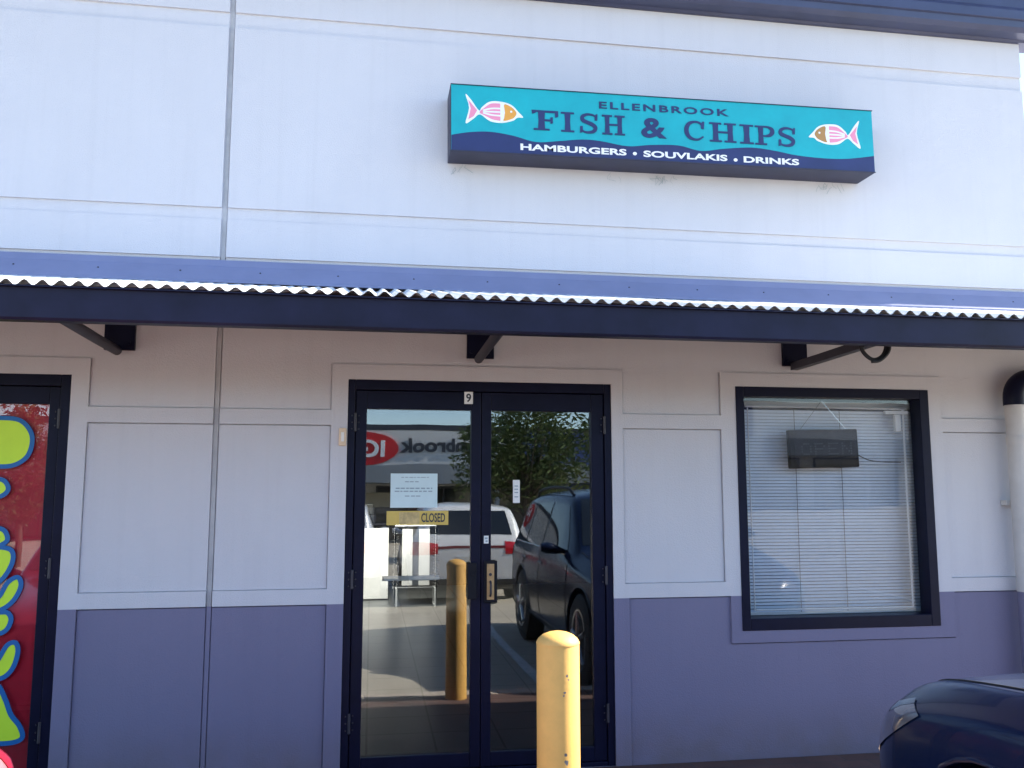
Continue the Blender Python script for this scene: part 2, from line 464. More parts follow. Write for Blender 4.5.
def text_obj(name, txt, x0, x1, z0, z1, y, m, parent=None, th=0.003, bold=0.0, back=False, spacing=1.0, cap=0.72):
    """lettering from the built-in font fitted to the box x0..x1, z0..z1; back=True faces +y"""
    cu = bpy.data.curves.new(name, 'FONT')
    cu.body = txt
    cu.size = 1.0
    cu.offset = bold
    cu.extrude = 0.5
    cu.space_character = spacing
    cu.resolution_u = 4
    tmp = bpy.data.objects.new('tmp', cu)
    COL.objects.link(tmp)
    dg = bpy.context.evaluated_depsgraph_get()
    dg.update()
    me = bpy.data.meshes.new_from_object(tmp.evaluated_get(dg))
    COL.objects.unlink(tmp)
    bpy.data.objects.remove(tmp)
    bpy.data.curves.remove(cu)
    xs = [v.co.x for v in me.vertices]; ys = [v.co.y for v in me.vertices]
    ax, bx, ay, by = min(xs), max(xs), min(ys), max(ys)
    for v in me.vertices:
        u = (v.co.x - ax) / (bx - ax); w = (v.co.y - ay) / (by - ay); d = v.co.z
        if back: v.co = Vector((x1 - u * (x1 - x0), y + (d) * th, z0 + w * (z1 - z0)))
        else: v.co = Vector((x0 + u * (x1 - x0), y - (d) * th, z0 + w * (z1 - z0)))
    me.materials.clear()
    o = link(name, me, m, parent)
    return o

# ------------------------------------------------------------------ the ground
g = MB(); g.add([(-250, -250, -0.12), (250, -250, -0.12), (250, 250, -0.12), (-250, 250, -0.12)], [(0, 1, 2, 3)])
tag(g.build('car_park', M['asphalt']), 'worn grey asphalt car park in front of the shop', 'car park', kind='structure')
g = MB(); g.box(-9, 9, -1.79, 0.0, -0.3, 0.0)
tag(g.build('footpath', M['brickpath']), 'red brick footpath along the shop wall', 'footpath', kind='structure')
g = MB()
for i in range(18):
    g.box(-9 + i, -9 + i + 0.994, -1.95, -1.792, -0.3, 0.002)
tag(g.build('kerb', M['kerb'], bevel=0.012), 'pale concrete kerb edging the footpath', 'kerb', kind='structure')
g = MB()
for x in (-3.15, -0.55, 1.45, 4.35, 7.0):
    g.add([(x, -6.9, -0.115), (x + 0.1, -6.9, -0.115), (x + 0.1, -1.95, -0.115), (x, -1.95, -0.115)], [(0, 1, 2, 3)])
for x in (-5.4, -2.0, 0.45, 2.75, 5.4):
    g.add([(x, -12.6, -0.115), (x + 0.1, -12.6, -0.115), (x + 0.1, -8.3, -0.115), (x, -8.3, -0.115)], [(0, 1, 2, 3)])
tag(g.build('bay_markings', M['line'], recalc=False), 'worn white parking bay lines', 'road marking', kind='structure')

# ------------------------------------------------------------------ the shop building
B = thing('shop_building', 'pale panelled shop building with blue grey lower wall and glazed double doors', 'building')
X0, X1, ZT = -7.0, 4.135, 4.40
DOOR = (-0.134, 1.346, 0.0, 2.095)
WIN = (2.097, 3.334, 0.698, 2.0965)
NEI = (-4.6, -1.550, 0.0, 2.090)
def inr(x, z, r): return r[0] < x < r[1] and r[2] < z < r[3]
REC = 0.012
FIELDS = [(-1.463, -0.836, 0.972, 1.843), (-0.803, -0.222, 0.972, 1.843), (1.412, 2.005, 0.972, 1.843), (3.423, 4.0, 0.972, 1.843),
          (-1.463, -0.836, 1.924, 2.75), (-0.803, -0.222, 1.924, 2.75), (1.412, 2.005, 1.924, 2.75), (3.423, 4.0, 1.924, 2.75),
          (-1.463, -0.836, -0.05, 0.8935), (-0.803, -0.222, -0.05, 0.8935), (1.436, 2.033, -0.05, 0.8935), (2.033, 3.436, -0.05, 0.631), (3.436, 4.0, -0.05, 0.8935)]
GW = 0.0065
def depth(x, z):
    for h in (DOOR, WIN, NEI):
        if inr(x, z, h): return None
    if -0.836 < x < -0.803: return (0.024 if z < 2.75 else 0.016) if (x < -0.830 or x > -0.809) else 0.012
    if -5.9 < x < -5.868: return 0.014
    if 2.960 < z < 3.028 or 4.070 < z < 4.162: return 0.012
    if z > 2.75: return 0.0
    for r in FIELDS:
        if inr(x, z, r):
            top = r[3] - z < GW and r[3] < 2.7
            low = z - r[2] < GW * 0.6 and r[2] > 0
            left = x - r[0] < GW * 0.7 and r[0] not in (-0.803, 2.033, 3.436)
            right = r[1] - x < GW * 0.7 and r[1] not in (-0.836, 2.033, 4.0)
            if r == FIELDS[11]: left = right = False
            if r == FIELDS[11] or z > 1.9: pass
            if (top or low or left or right) and z < 2.178: return 0.026 if top else 0.020
            return REC
    if z > 2.178: return REC
    return 0.0
xs = sorted({X0, -5.9, -5.868, -4.6, -1.550, -1.463, -0.836, -0.803, -0.222, -0.134, 1.346, 1.412, 1.436, 2.005, 2.033, 2.097, 3.334, 3.423, 3.436, 4.0, X1, -0.830, -0.809} | {v for r in FIELDS for v in (r[0] + GW * 0.7, r[1] - GW * 0.7)})
zs = sorted({-0.05, 0.0, 0.631, 0.698, 0.8935, 0.972, 1.843, 1.924, 2.090, 2.095, 2.0965, 2.178, 2.75, 2.960, 3.028, 4.070, 4.162, ZT} | {v for r in FIELDS for v in (r[2] + GW * 0.6, r[3] - GW)})
w = MB()
nx, nz = len(xs) - 1, len(zs) - 1
dep = [[depth((xs[i] + xs[i + 1]) / 2, (zs[j] + zs[j + 1]) / 2) for j in range(nz)] for i in range(nx)]
TH = 0.15
for i in range(nx):
    for j in range(nz):
        d = dep[i][j]
        zc = (zs[j] + zs[j + 1]) / 2
        xc = (xs[i] + xs[i + 1]) / 2
        w.cur = 2 if (-0.836 < xc < -0.803) else (1 if zc < 0.8935 else 0)
        if w.cur == 2 and zc < 0.8935: w.cur = 1
        elif w.cur == 2 and not (-0.830 < xc < -0.809): w.cur = 0
        a, b, c, e = xs[i], xs[i + 1], zs[j], zs[j + 1]
        if d is not None:
            w.add([(a, d, c), (b, d, c), (b, d, e), (a, d, e)], [(0, 1, 2, 3)])
        for (ii, jj, p, q) in ((i + 1, j, (b, c), (b, e)), (i, j + 1, (a, e), (b, e))):
            if ii >= nx or jj >= nz: continue
            d2 = dep[ii][jj]
            u = TH if d is None else d; v = TH if d2 is None else d2
            if abs(u - v) > 1e-6:
                w.add([(p[0], u, p[1]), (q[0], u, q[1]), (q[0], v, q[1]), (p[0], v, p[1])], [(0, 1, 2, 3)])
w.cur = 0
for j in range(nz):   # return end of the wall and its back, so it has real thickness
    c, e = zs[j], zs[j + 1]
    w.cur = 1 if (c + e) / 2 < 0.8935 else 0
    w.add([(X1, dep[-1][j], c), (X1, 9.3, c), (X1, 9.3, e), (X1, dep[-1][j], e)], [(0, 1, 2, 3)])
w.cur = 0
w.add([(X0, 0, ZT), (X1, 0, ZT), (X1, 9.3, ZT), (X0, 9.3, ZT)], [(0, 1, 2, 3)])
w.add([(X0, 9.3, -0.05), (X1, 9.3, -0.05), (X1, 9.3, ZT), (X0, 9.3, ZT)], [(0, 1, 2, 3)])
w.add([(X0, 0, -0.05), (X0, 9.3, -0.05), (X0, 9.3, ZT), (X0, 0, ZT)], [(0, 1, 2, 3)])
w.build('wall', [M['wall'], M['dado'], M['sealant']], B, recalc=False)

sw_ = MB(); sw_.box(4.138, 6.6, 0.02, 9.3, -0.05, 3.50); sw_.build('sun_block_wing', M['wall'], B)  # added unseen block that keeps the sun off the awning flashing

# parapet gutter, stepped profile (y,z)
gp = [(0.1, 4.392), (-0.02, 4.392), (-0.03, 4.405), (-0.10, 4.410), (-0.13, 4.430), (-0.135, 4.47), (-0.150, 4.475), (-0.152, 4.53), (-0.135, 4.56), (-0.135, 4.62), (-0.16, 4.64), (-0.16, 4.70), (-0.14, 4.72), (0.1, 4.72)]
gm = MB(); gm.extrude_x(gp, -7.0, 4.60)
gm.build('roof_gutter', M['gutter'], B)

# room behind the doors
rm = MB()
rx0, rx1, ry0, ry1, rz1 = -1.5, 4.0, 0.153, 9.0, 2.7
rm.cur = 0
rm.add([(rx0, 0.02, 0.006), (rx1, 0.02, 0.006), (rx1, ry1, 0.006), (rx0, ry1, 0.006)], [(0, 1, 2, 3)])
rm.build('room_floor', M['tile'], B, recalc=False)
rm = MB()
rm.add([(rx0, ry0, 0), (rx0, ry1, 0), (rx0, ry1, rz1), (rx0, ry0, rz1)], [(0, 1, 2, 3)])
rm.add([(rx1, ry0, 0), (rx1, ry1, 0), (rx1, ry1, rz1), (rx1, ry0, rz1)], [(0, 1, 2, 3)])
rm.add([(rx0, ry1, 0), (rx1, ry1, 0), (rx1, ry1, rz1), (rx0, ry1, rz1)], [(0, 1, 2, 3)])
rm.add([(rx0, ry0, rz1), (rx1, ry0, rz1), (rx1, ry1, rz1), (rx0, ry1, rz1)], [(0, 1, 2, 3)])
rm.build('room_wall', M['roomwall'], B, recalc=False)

# --- double door
fr = MB()
fr.box(-0.134, -0.094, 0.008, 0.11, 0.0, 2.095)
fr.box(1.306, 1.346, 0.008, 0.11, 0.0, 2.095)
fr.box(-0.0935, 1.3055, 0.008, 0.11, 2.040, 2.095)
fr.box(-0.0935, 1.3055, 0.012, 0.11, 0.0, 0.022)
fr.box(-0.0935, -0.070, 0.068, 0.108, 0.023, 2.0395); fr.box(1.282, 1.3055, 0.068, 0.108, 0.023, 2.0395); fr.box(-0.069, 1.281, 0.068, 0.108, 2.010, 2.0395); fr.box(0.575, 0.628, 0.068, 0.075, 0.03, 2.009)
dframe = fr.build('door_frame', M['navy'], B, bevel=0.003)
TILT = 0.0058
def pane(name, x0, x1, z0, z1, y, m, parent, tx=0.0, tz=0.0, th=0.006):
    p = MB()
    xc, zc = (x0 + x1) / 2, (z0 + z1) / 2
    p.box(x0, x1, 0, th, z0, z1)
    p.v = [(a, y + b + (a - xc) * tx + (c - zc) * tz, c) for a, b, c in p.v]
    return p.build(name, m, parent)
def door_leaf(x0, x1, gx0, gx1):
    d = MB()
    d.box(x0, gx0, 0.020, 0.066, 0.026, 2.036)
    d.box(gx1, x1, 0.020, 0.066, 0.026, 2.036)
    d.box(gx0 + 0.0005, gx1 - 0.0005, 0.0215, 0.064, 1.936, 2.036)
    d.box(gx0 + 0.0005, gx1 - 0.0005, 0.0215, 0.064, 0.026, 0.100)
    o = d.build('door', M['navy'], B, bevel=0.003)
    pane('glass_pane', gx0 - 0.004, gx1 + 0.004, 0.096, 1.940, 0.040, M['glass'], o, TILT, TILT)
    return o
dl = door_leaf(-0.0905, 0.5995, -0.031, 0.545)
dr = door_leaf(0.6035, 1.3025, 0.657, 1.232)
def hinge(x, z, parent):
    h = MB()
    h.tube([(x, 0.004, z - 0.05), (x, 0.004, z + 0.05)], 0.0075, 10)
    for dz in (-0.036, 0.0, 0.036):
        for dx in (-0.018, 0.018):
            h.lathe([(0.0045, 0.0), (0.0035, -0.003)], (x + dx, 0.0075 if dx < 0 else 0.0195, z + dz), 8, 'y')
    h.build('hinge', M['steel'] if False else M['strut'], parent, smooth=True)
for z in (0.28, 1.02, 1.86):
    hinge(-0.092, z, dl); hinge(1.304, z, dr)
# lock case on the left leaf, tan plate with a pull on the right one
k = MB(); k.box(0.528, 0.574, -0.006, 0.0195, 0.905, 1.098)
k.lathe([(0.012, 0.0), (0.011, -0.005)], (0.551, -0.0062, 1.04), 14, 'y')
k.build('lock_case', M['blackp'], dl, bevel=0.003)
k = MB(); k.box(0.618, 0.690, 0.004, 0.0195, 0.885, 1.108)
kc = k.build('lock_case', M['blackp'], dr, bevel=0.004)
k = MB()
k.box(0.632, 0.672, -0.002, 0.0035, 0.900, 1.092)
k.cur = 1
k.lathe([(0.009, 0.0), (0.008, -0.004)], (0.651, -0.0022, 1.035), 14, 'y')
k.tube([(0.651, -0.004, 0.92), (0.651, -0.022, 0.935), (0.651, -0.022, 0.985), (0.651, -0.004, 1.0)], 0.006, 8)
k.build('handle', [M['brass'], M['strut']], dr, bevel=0.0015)
k = MB(); k.box(0.068, 0.380, 0.086, 0.098, 1.000, 1.026)
k.box(0.075, 0.095, 0.066, 0.0858, 1.002, 1.024); k.box(0.352, 0.372, 0.066, 0.0858, 1.002, 1.024)
k.build('push_bar', M['steel'], dl, bevel=0.002)

# --- window
wf = MB()
wf.box(2.097, 2.148, -0.006, 0.10, 0.698, 2.0965)
wf.box(3.276, 3.334, -0.006, 0.10, 0.698, 2.0965)
wf.box(2.1485, 3.2755, -0.006, 0.10, 2.040, 2.0965)
wf.box(2.1485, 3.2755, -0.006, 0.10, 0.698, 0.765)
wfo = wf.build('window_frame', M['navy'], B, bevel=0.003)
pane('glass_pane', 2.142, 3.280, 0.760, 2.045, 0.060, M['wglass'], wfo, 0.003, -0.014)

# --- neighbouring red shopfront
nf = MB()
nf.box(-1.600, -1.550, 0.004, 0.11, 0.0, 2.090)
nf.box(-4.6, -1.6005, 0.004, 0.11, 2.030, 2.090)
nf.box(-4.6, -1.6005, 0.004, 0.11, 0.0, 0.03)
nf.box(-1.655, -1.603, 0.016, 0.064, 0.034, 2.026)
nf.box(-4.6, -1.6555, 0.017, 0.062, 1.936, 2.026)
nf.box(-4.6, -1.6555, 0.017, 0.062, 0.034, 0.12)
nfo = nf.build('shopfront_frame', M['navy'], B, bevel=0.003)
hinge(-1.6015, 1.10, nfo); hinge(-1.6015, 1.86, nfo); hinge(-1.6015, 0.3, nfo)
pane('glass_pane', -4.59, -1.650, 0.116, 1.940, 0.030, M['rglass'], nfo, 0.002, 0.003)
vf = MB(); vf.box(-4.585, -1.653, 0.052, 0.056, 0.118, 1.938)
vf.build('vinyl_film', M['redfilm'], nfo)
lets = [
 [(-2.02, 1.86), (-1.90, 1.862), (-1.80, 1.852), (-1.745, 1.800), (-1.730, 1.736), (-1.750, 1.664), (-1.81, 1.620), (-1.90, 1.612), (-2.02, 1.615)],
 [(-1.95, 1.55), (-1.87, 1.548), (-1.838, 1.526), (-1.831, 1.49), (-1.867, 1.46), (-1.95, 1.45)],
 [(-1.93, 1.31), (-1.856, 1.300), (-1.827, 1.280), (-1.818, 1.239), (-1.86, 1.212), (-1.93, 1.21)],
 [(-1.95, 1.20), (-1.85, 1.206), (-1.793, 1.188), (-1.786, 1.13), (-1.822, 1.055), (-1.88, 1.01), (-1.95, 1.02)],
 [(-1.87, 0.93), (-1.834, 0.965), (-1.802, 1.029), (-1.757, 1.056), (-1.738, 1.018), (-1.757, 0.959), (-1.794, 0.915), (-1.84, 0.895)],
 [(-1.90, 0.88), (-1.83, 0.884), (-1.792, 0.881), (-1.774, 0.847), (-1.792, 0.798), (-1.833, 0.777), (-1.90, 0.77)],
 [(-1.86, 0.60), (-1.820, 0.655), (-1.784, 0.722), (-1.746, 0.733), (-1.732, 0.689), (-1.748, 0.617), (-1.786, 0.570), (-1.84, 0.560)],
 [(-1.99, 0.40), (-1.87, 0.55), (-1.815, 0.530), (-1.775, 0.459), (-1.745, 0.386), (-1.702, 0.330), (-1.686, 0.275), (-1.734, 0.252), (-1.85, 0.252), (-1.99, 0.26)],
 [(-2.25, 1.80), (-2.12, 1.82), (-2.07, 1.74), (-2.12, 1.64), (-2.26, 1.62)],
 [(-2.25, 1.10), (-2.1, 1.15), (-2.02, 1.08), (-2.08, 0.98), (-2.24, 0.97)],
 [(-2.30, 0.72), (-2.12, 0.75), (-1.97, 0.70), (-1.98, 0.60), (-2.14, 0.55), (-2.30, 0.58)],
]
for i, p in enumerate(lets):
    c = crom(p, 6, closed=True)
    cx = sum(q[0] for q in c) / len(c); cz = sum(q[1] for q in c) / len(c)
    out = []
    for a in range(len(c)):
        t = Vector(c[(a + 1) % len(c)]) - Vector(c[a - 1]); t.normalize()
        nn = Vector((-t.y, t.x))
        if nn.dot(Vector((c[a][0] - cx, c[a][1] - cz))) < 0: nn = -nn
        out.append((c[a][0] + nn.x * 0.004, c[a][1] + nn.y * 0.004))
    lo = MB(); lo.ribbon(c, 0.023, 0.0255 - i * 0.0001, 0.0285, closed=True)
    lo.build('letter_outline', M['bluev'], nfo)
    li = MB(); li.prism(c, 0.0270 - i * 0.0001, 0.0286)
    li.build('lettering', M['lime'], nfo)

# ------------------------------------------------------------------ awning
A = thing('awning', 'long navy fronted awning with white corrugated roof sheet over the shop doors', 'awning')
AX0, AX1 = -4.6, 5.4
def corrugated(x0, x1, y0, z0, y1, z1, pitch, amp):
    m = MB()
    n = int((x1 - x0) / pitch * 8)
    rows = [(y0, z0), (y1, z1)]
    vs, fs = [], []
    for lay, dz in ((0, 0.0), (1, -0.0018)):
        for (y, z) in rows:
            for i in range(n + 1):
                x = x0 + (x1 - x0) * i / n
                vs.append((x, y, z + dz + (1 + 0.12 * math.sin(x * 3.1)) * amp * math.sin(2 * math.pi * (x - x0) / pitch) + 0.0016 * math.sin(x * 1.9) + 0.0010 * math.sin(x * 5.7 + 1) + 0.0012 * ((x / 0.762) % 1.0)))
    q = n + 1
    for i in range(n):
        fs.append((i, i + 1, q + i + 1, q + i))
        fs.append((2 * q + i, 3 * q + i, 3 * q + i + 1, 2 * q + i + 1))
        fs.append((i, 2 * q + i, 2 * q + i + 1, i + 1))
    m.add(vs, fs)
    return m
rs = corrugated(AX0, AX1, -1.122, 2.324, 0.0, 2.598, 0.0680, 0.0108)
rso = rs.build('roof_sheet', M['zinc'], A, recalc=False)
rso.data.polygons.foreach_set('use_smooth', [True] * len(rso.data.polygons)); sharp(rso.data, 50)
fa = MB()   # channel section fascia
fa.extrude_x([(-1.108, 2.182), (-1.100, 2.172), (-1.045, 2.172), (-1.045, 2.178), (-1.098, 2.180), (-1.098, 2.292), (-1.045, 2.294), (-1.045, 2.310), (-1.124, 2.310), (-1.125, 2.305), (-1.108, 2.303)], AX0, AX1)
fa.build('fascia', M['fascia'], A)
fl = MB()
fl.extrude_x([(-0.004, 2.728), (-0.014, 2.728), (-0.018, 2.722), (-0.030, 2.690), (-0.140, 2.585), (-0.142, 2.574), (-0.134, 2.579), (-0.024, 2.678), (-0.004, 2.700)], AX0, AX1)
flo = fl.build('flashing', M['flash'], A)
for i in range(24):
    sc = MB(); x = -4.3 + i * 0.41
    sc.lathe([(0.0055, 0.0), (0.004, 0.006)], (x, -0.075, 2.645), 8, 'z')
    sc.build('screw', M['strut'], flo)
pu = MB(); pu.box(AX0, AX1, -0.62, -0.57, 2.36, 2.428); pu.box(AX0, AX1, -0.05, -0.002, 2.50, 2.560)
pu.build('purlin', M['strut'], A)
def bracket(x, square):
    p = MB()
    p.box(x - 0.076, x + 0.076, -0.014, 0.0085, 2.224, 2.46)
    for dx in (-0.05, 0.05):
        for z in (2.26, 2.40):
            p.lathe([(0.011, 0.0), (0.011, -0.008)], (x + dx, -0.0145, z), 6, 'y')
    po = p.build('bracket', M['navy'], A)
    s = MB()
    s.tube([(x - 0.01, -0.012, 2.220), (x - 0.01, -0.35, 2.224), (x - 0.01, -1.044, 2.236)], 0.031 if square else 0.025, 4 if square else 14, square=square)
    s.build('strut', M['strut'], po, smooth=not square)
for x, sq in ((-4.05, False), (-1.322, False), (0.590, False), (2.475, True), (4.6, True)):
    bracket(x, sq)

# ------------------------------------------------------------------ shop sign
SG = thing('shop_sign', 'long teal fish and chip shop sign box mounted high on the wall', 'sign', (1.66, 0, 3.56))
SG.rotation_euler = (0, R(-0.55), 0)
SX, SZ = 1.66, 3.56
def slz(x, z): return (x - SX, z - SZ - 0.0096 * (x - SX))
sx0, sx1, sz0, sz1 = slz(0.394, 0)[0], slz(2.938, 0)[0], 3.362 - SZ, 3.750 - SZ
c = MB(); c.box(sx0, sx1, -0.194, -0.002, sz0, sz1)
c.build('sign_case', M['signcase'], SG, bevel=0.004)
f = MB(); f.box(sx0 + 0.004, sx1 - 0.004, -0.1985, -0.1945, sz0 + 0.004, sz1 - 0.004)
f.build('sign_face', M['teal'], SG)
lip = MB()
lip.box(sx0 + 0.0005, sx1 - 0.0005, -0.2035, -0.1945, sz1 - 0.0035, sz1 - 0.0002)
lip.box(sx0 + 0.0005, sx1 - 0.0005, -0.2035, -0.1945, sz0 + 0.0002, sz0 + 0.0035)
lip.build('frame_lip', M['signcase'], SG)
cw = MB()
rr = random.Random(21)
for cx_, n_ in ((-1.19, 5), (-0.30, 3), (-0.02, 7), (0.05, 4), (1.06, 6), (1.12, 4)):
    for k_ in range(n_):
        x = cx_ + rr.uniform(-0.05, 0.05); z = sz0 - rr.uniform(0.0, 0.03)
        cw.tube([(x, -0.004, z), (x + rr.uniform(-.02, .02), -0.006, z - rr.uniform(.01, .025)), (x + rr.uniform(-.04, .04), -0.004, z - rr.uniform(.02, .05))], rr.uniform(0.0006, 0.0013), 5)
cw.build('cobweb', M['greyink'], SG)
wave = [(0.396, 3.440), (0.498, 3.462), (0.614, 3.472), (0.743, 3.458), (0.873, 3.430), (1.005, 3.444), (1.138, 3.462), (1.245, 3.460), (1.406, 3.440), (1.542, 3.456), (1.708, 3.464), (1.845, 3.440), (1.986, 3.462), (2.157, 3.480), (2.299, 3.470), (2.443, 3.450), (2.617, 3.443), (2.764, 3.450), (2.936, 3.478)]
wv = crom([slz(*p) for p in wave], 5)
wv[0] = (sx0 + 0.005, wv[0][1]); wv[-1] = (sx1 - 0.005, wv[-1][1])
m = MB()
for a, b in zip(wv[:-1], wv[1:]):
    m.add([(a[0], -0.1992, sz0 + 0.005), (b[0], -0.1992, sz0 + 0.005), (b[0], -0.1992, b[1]), (a[0], -0.1992, a[1])], [(0, 1, 2, 3)])
m.build('wave_band', M['signnavy'], SG, recalc=False)
def stext(t, x0, z0, x1, z1, mm, bold=0.0, sp=1.0):
    a = slz(x0, z0); b = slz(x1, z1)
    zz = (slz((x0 + x1) / 2, z0)[1])
    return text_obj('lettering', t, a[0], b[0], a[1], a[1] + (z1 - z0), -0.2005, mm, SG, th=0.0018, bold=bold, spacing=sp)
stext('ELLENBROOK', 1.242, 3.653, 2.022, 3.695, M['signnavy'], 0.022, 1.25)
stext('HAMBURGERS', 0.785, 3.377, 1.398, 3.415, M['signwhite'], 0.030)
stext('SOUVLAKIS', 1.498, 3.382, 2.004, 3.420, M['signwhite'], 0.030)
stext('DRINKS', 2.104, 3.386, 2.449, 3.424, M['signwhite'], 0.030)
for x in (1.447, 2.054):
    d = MB(); p = slz(x, 3.398)
    d.prism([(p[0] + 0.012 * math.cos(a * math.pi / 8), p[1] + 0.010 * math.sin(a * math.pi / 8)) for a in range(16)], -0.2014, -0.1998)
    d.build('lettering', M['signwhite'], SG)

# decorative slab lettering FISH & CHIPS, one mesh
W = MB()
seq = [0]
def rect(ox, oz, sw, sh, x0, x1, z0, z1):
    seq[0] += 1
    e = (seq[0] % 9) * 0.00008
    p = [(ox + x0 * sw, oz + z0 * sh), (ox + x1 * sw, oz + z0 * sh), (ox + x1 * sw, oz + z1 * sh), (ox + x0 * sw, oz + z1 * sh)]
    W.prism(p, -0.2012 - e, -0.1997)
def poly(ox, oz, sw, sh, pts):
    seq[0] += 1
    e = (seq[0] % 9) * 0.00008
    W.prism([(ox + x * sw, oz + z * sh) for x, z in pts], -0.2012 - e, -0.1997)
def stroke(ox, oz, sw, sh, pts, ws):
    seq[0] += 1
    e = (seq[0] % 9) * 0.00008
    n = 7
    c = crom(pts, n)
    wi = []
    for i in range(len(c)):
        u = i / (len(c) - 1) * (len(ws) - 1); k_ = min(int(u), len(ws) - 2); t = u - k_
        wi.append((ws[k_] * (1 - t) + ws[k_ + 1] * t) * sh)
    W.ribbon([(ox + x * sw, oz + z * sh) for x, z in c], wi, -0.2012 - e, -0.1997)
def stem(g_, x, wd=0.24, lo=0.0, hi=1.0, serif=0.13, notch=True):
    ox, oz, sw, sh = g_
    poly(ox, oz, sw, sh, [(x - wd / 2, lo + 0.03), (x + wd / 2, lo + 0.03), (x + wd * 0.42, 0.5), (x + wd / 2, hi - 0.03), (x - wd / 2, hi - 0.03), (x - wd * 0.42, 0.5)])
    for z0, z1 in ((lo, lo + 0.09), (hi - 0.09, hi)):
        rect(ox, oz, sw, sh, x - wd / 2 - serif, x + wd / 2 + serif, z0, z1)
def letter(ch, x0, x1, zb, zt):
    a = slz(x0, zb); sh = zt - zb; sw = x1 - x0
    G = (a[0], a[1], sw, sh)
    if ch == 'F':
        stem(G, 0.36, 0.26, serif=0.16)
        rect(*G, 0.40, 0.97, 0.89, 1.0)
        poly(*G, [(0.86, 0.66), (0.97, 0.72), (0.97, 1.0), (0.84, 1.0)])
        rect(*G, 0.40, 0.76, 0.46, 0.56)
        poly(*G, [(0.68, 0.34), (0.77, 0.38), (0.77, 0.68), (0.68, 0.66)])
        poly(*G, [(0.02, 0.80), (0.14, 0.86), (0.22, 1.0), (0.0, 1.0)])
    elif ch == 'I':
        stem(G, 0.5, 0.44, serif=0.27)
    elif ch == 'H':
        stem(G, 0.24, 0.20, serif=0.11); stem(G, 0.76, 0.20, serif=0.11)
        rect(*G, 0.28, 0.72, 0.46, 0.56)
    elif ch == 'P':
        stem(G, 0.28, 0.26, serif=0.16)
        stroke(*G, [(0.34, 0.955), (0.62, 0.945), (0.82, 0.84), (0.85, 0.68), (0.74, 0.53), (0.52, 0.47), (0.36, 0.475)], [0.09, 0.10, 0.20, 0.24, 0.18, 0.10, 0.08])
    elif ch == 'S':
        stroke(*G, [(0.86, 0.86), (0.66, 0.945), (0.40, 0.945), (0.19, 0.83), (0.20, 0.66), (0.42, 0.55), (0.66, 0.46), (0.83, 0.31), (0.76, 0.13), (0.54, 0.05), (0.30, 0.06), (0.12, 0.15)], [0.09, 0.10, 0.13, 0.18, 0.20, 0.19, 0.20, 0.20, 0.18, 0.13, 0.10, 0.09])
        poly(*G, [(0.80, 0.66), (0.93, 0.66), (0.95, 0.99), (0.86, 0.98), (0.80, 0.86)])
        poly(*G, [(0.05, 0.01), (0.15, 0.02), (0.20, 0.15), (0.19, 0.35), (0.07, 0.35)])
    elif ch == 'C':
        stroke(*G, [(0.86, 0.80), (0.70, 0.93), (0.48, 0.95), (0.26, 0.84), (0.15, 0.62), (0.15, 0.38), (0.26, 0.16), (0.48, 0.05), (0.70, 0.07), (0.90, 0.22)], [0.11, 0.11, 0.12, 0.19, 0.23, 0.23, 0.19, 0.12, 0.10, 0.07])
        poly(*G, [(0.80, 0.62), (0.93, 0.60), (0.96, 0.99), (0.87, 0.99), (0.80, 0.86)])
FZ0, FZ1 = 3.498, 3.617
for ch, x0, x1 in (('F', 0.850, 1.008), ('I', 1.018, 1.096), ('S', 1.122, 1.238), ('H', 1.254, 1.396), ('C', 1.742, 1.876), ('H', 1.896, 2.070), ('I', 2.086, 2.172), ('P', 2.182, 2.308), ('S', 2.320, 2.440)):
    letter(ch, x0, x1, FZ0 + 0.002, FZ1)
W.build('lettering', M['signnavy'], SG)
stext('&', 1.488, 3.497, 1.640, 3.617, M['signnavy'], 0.028)
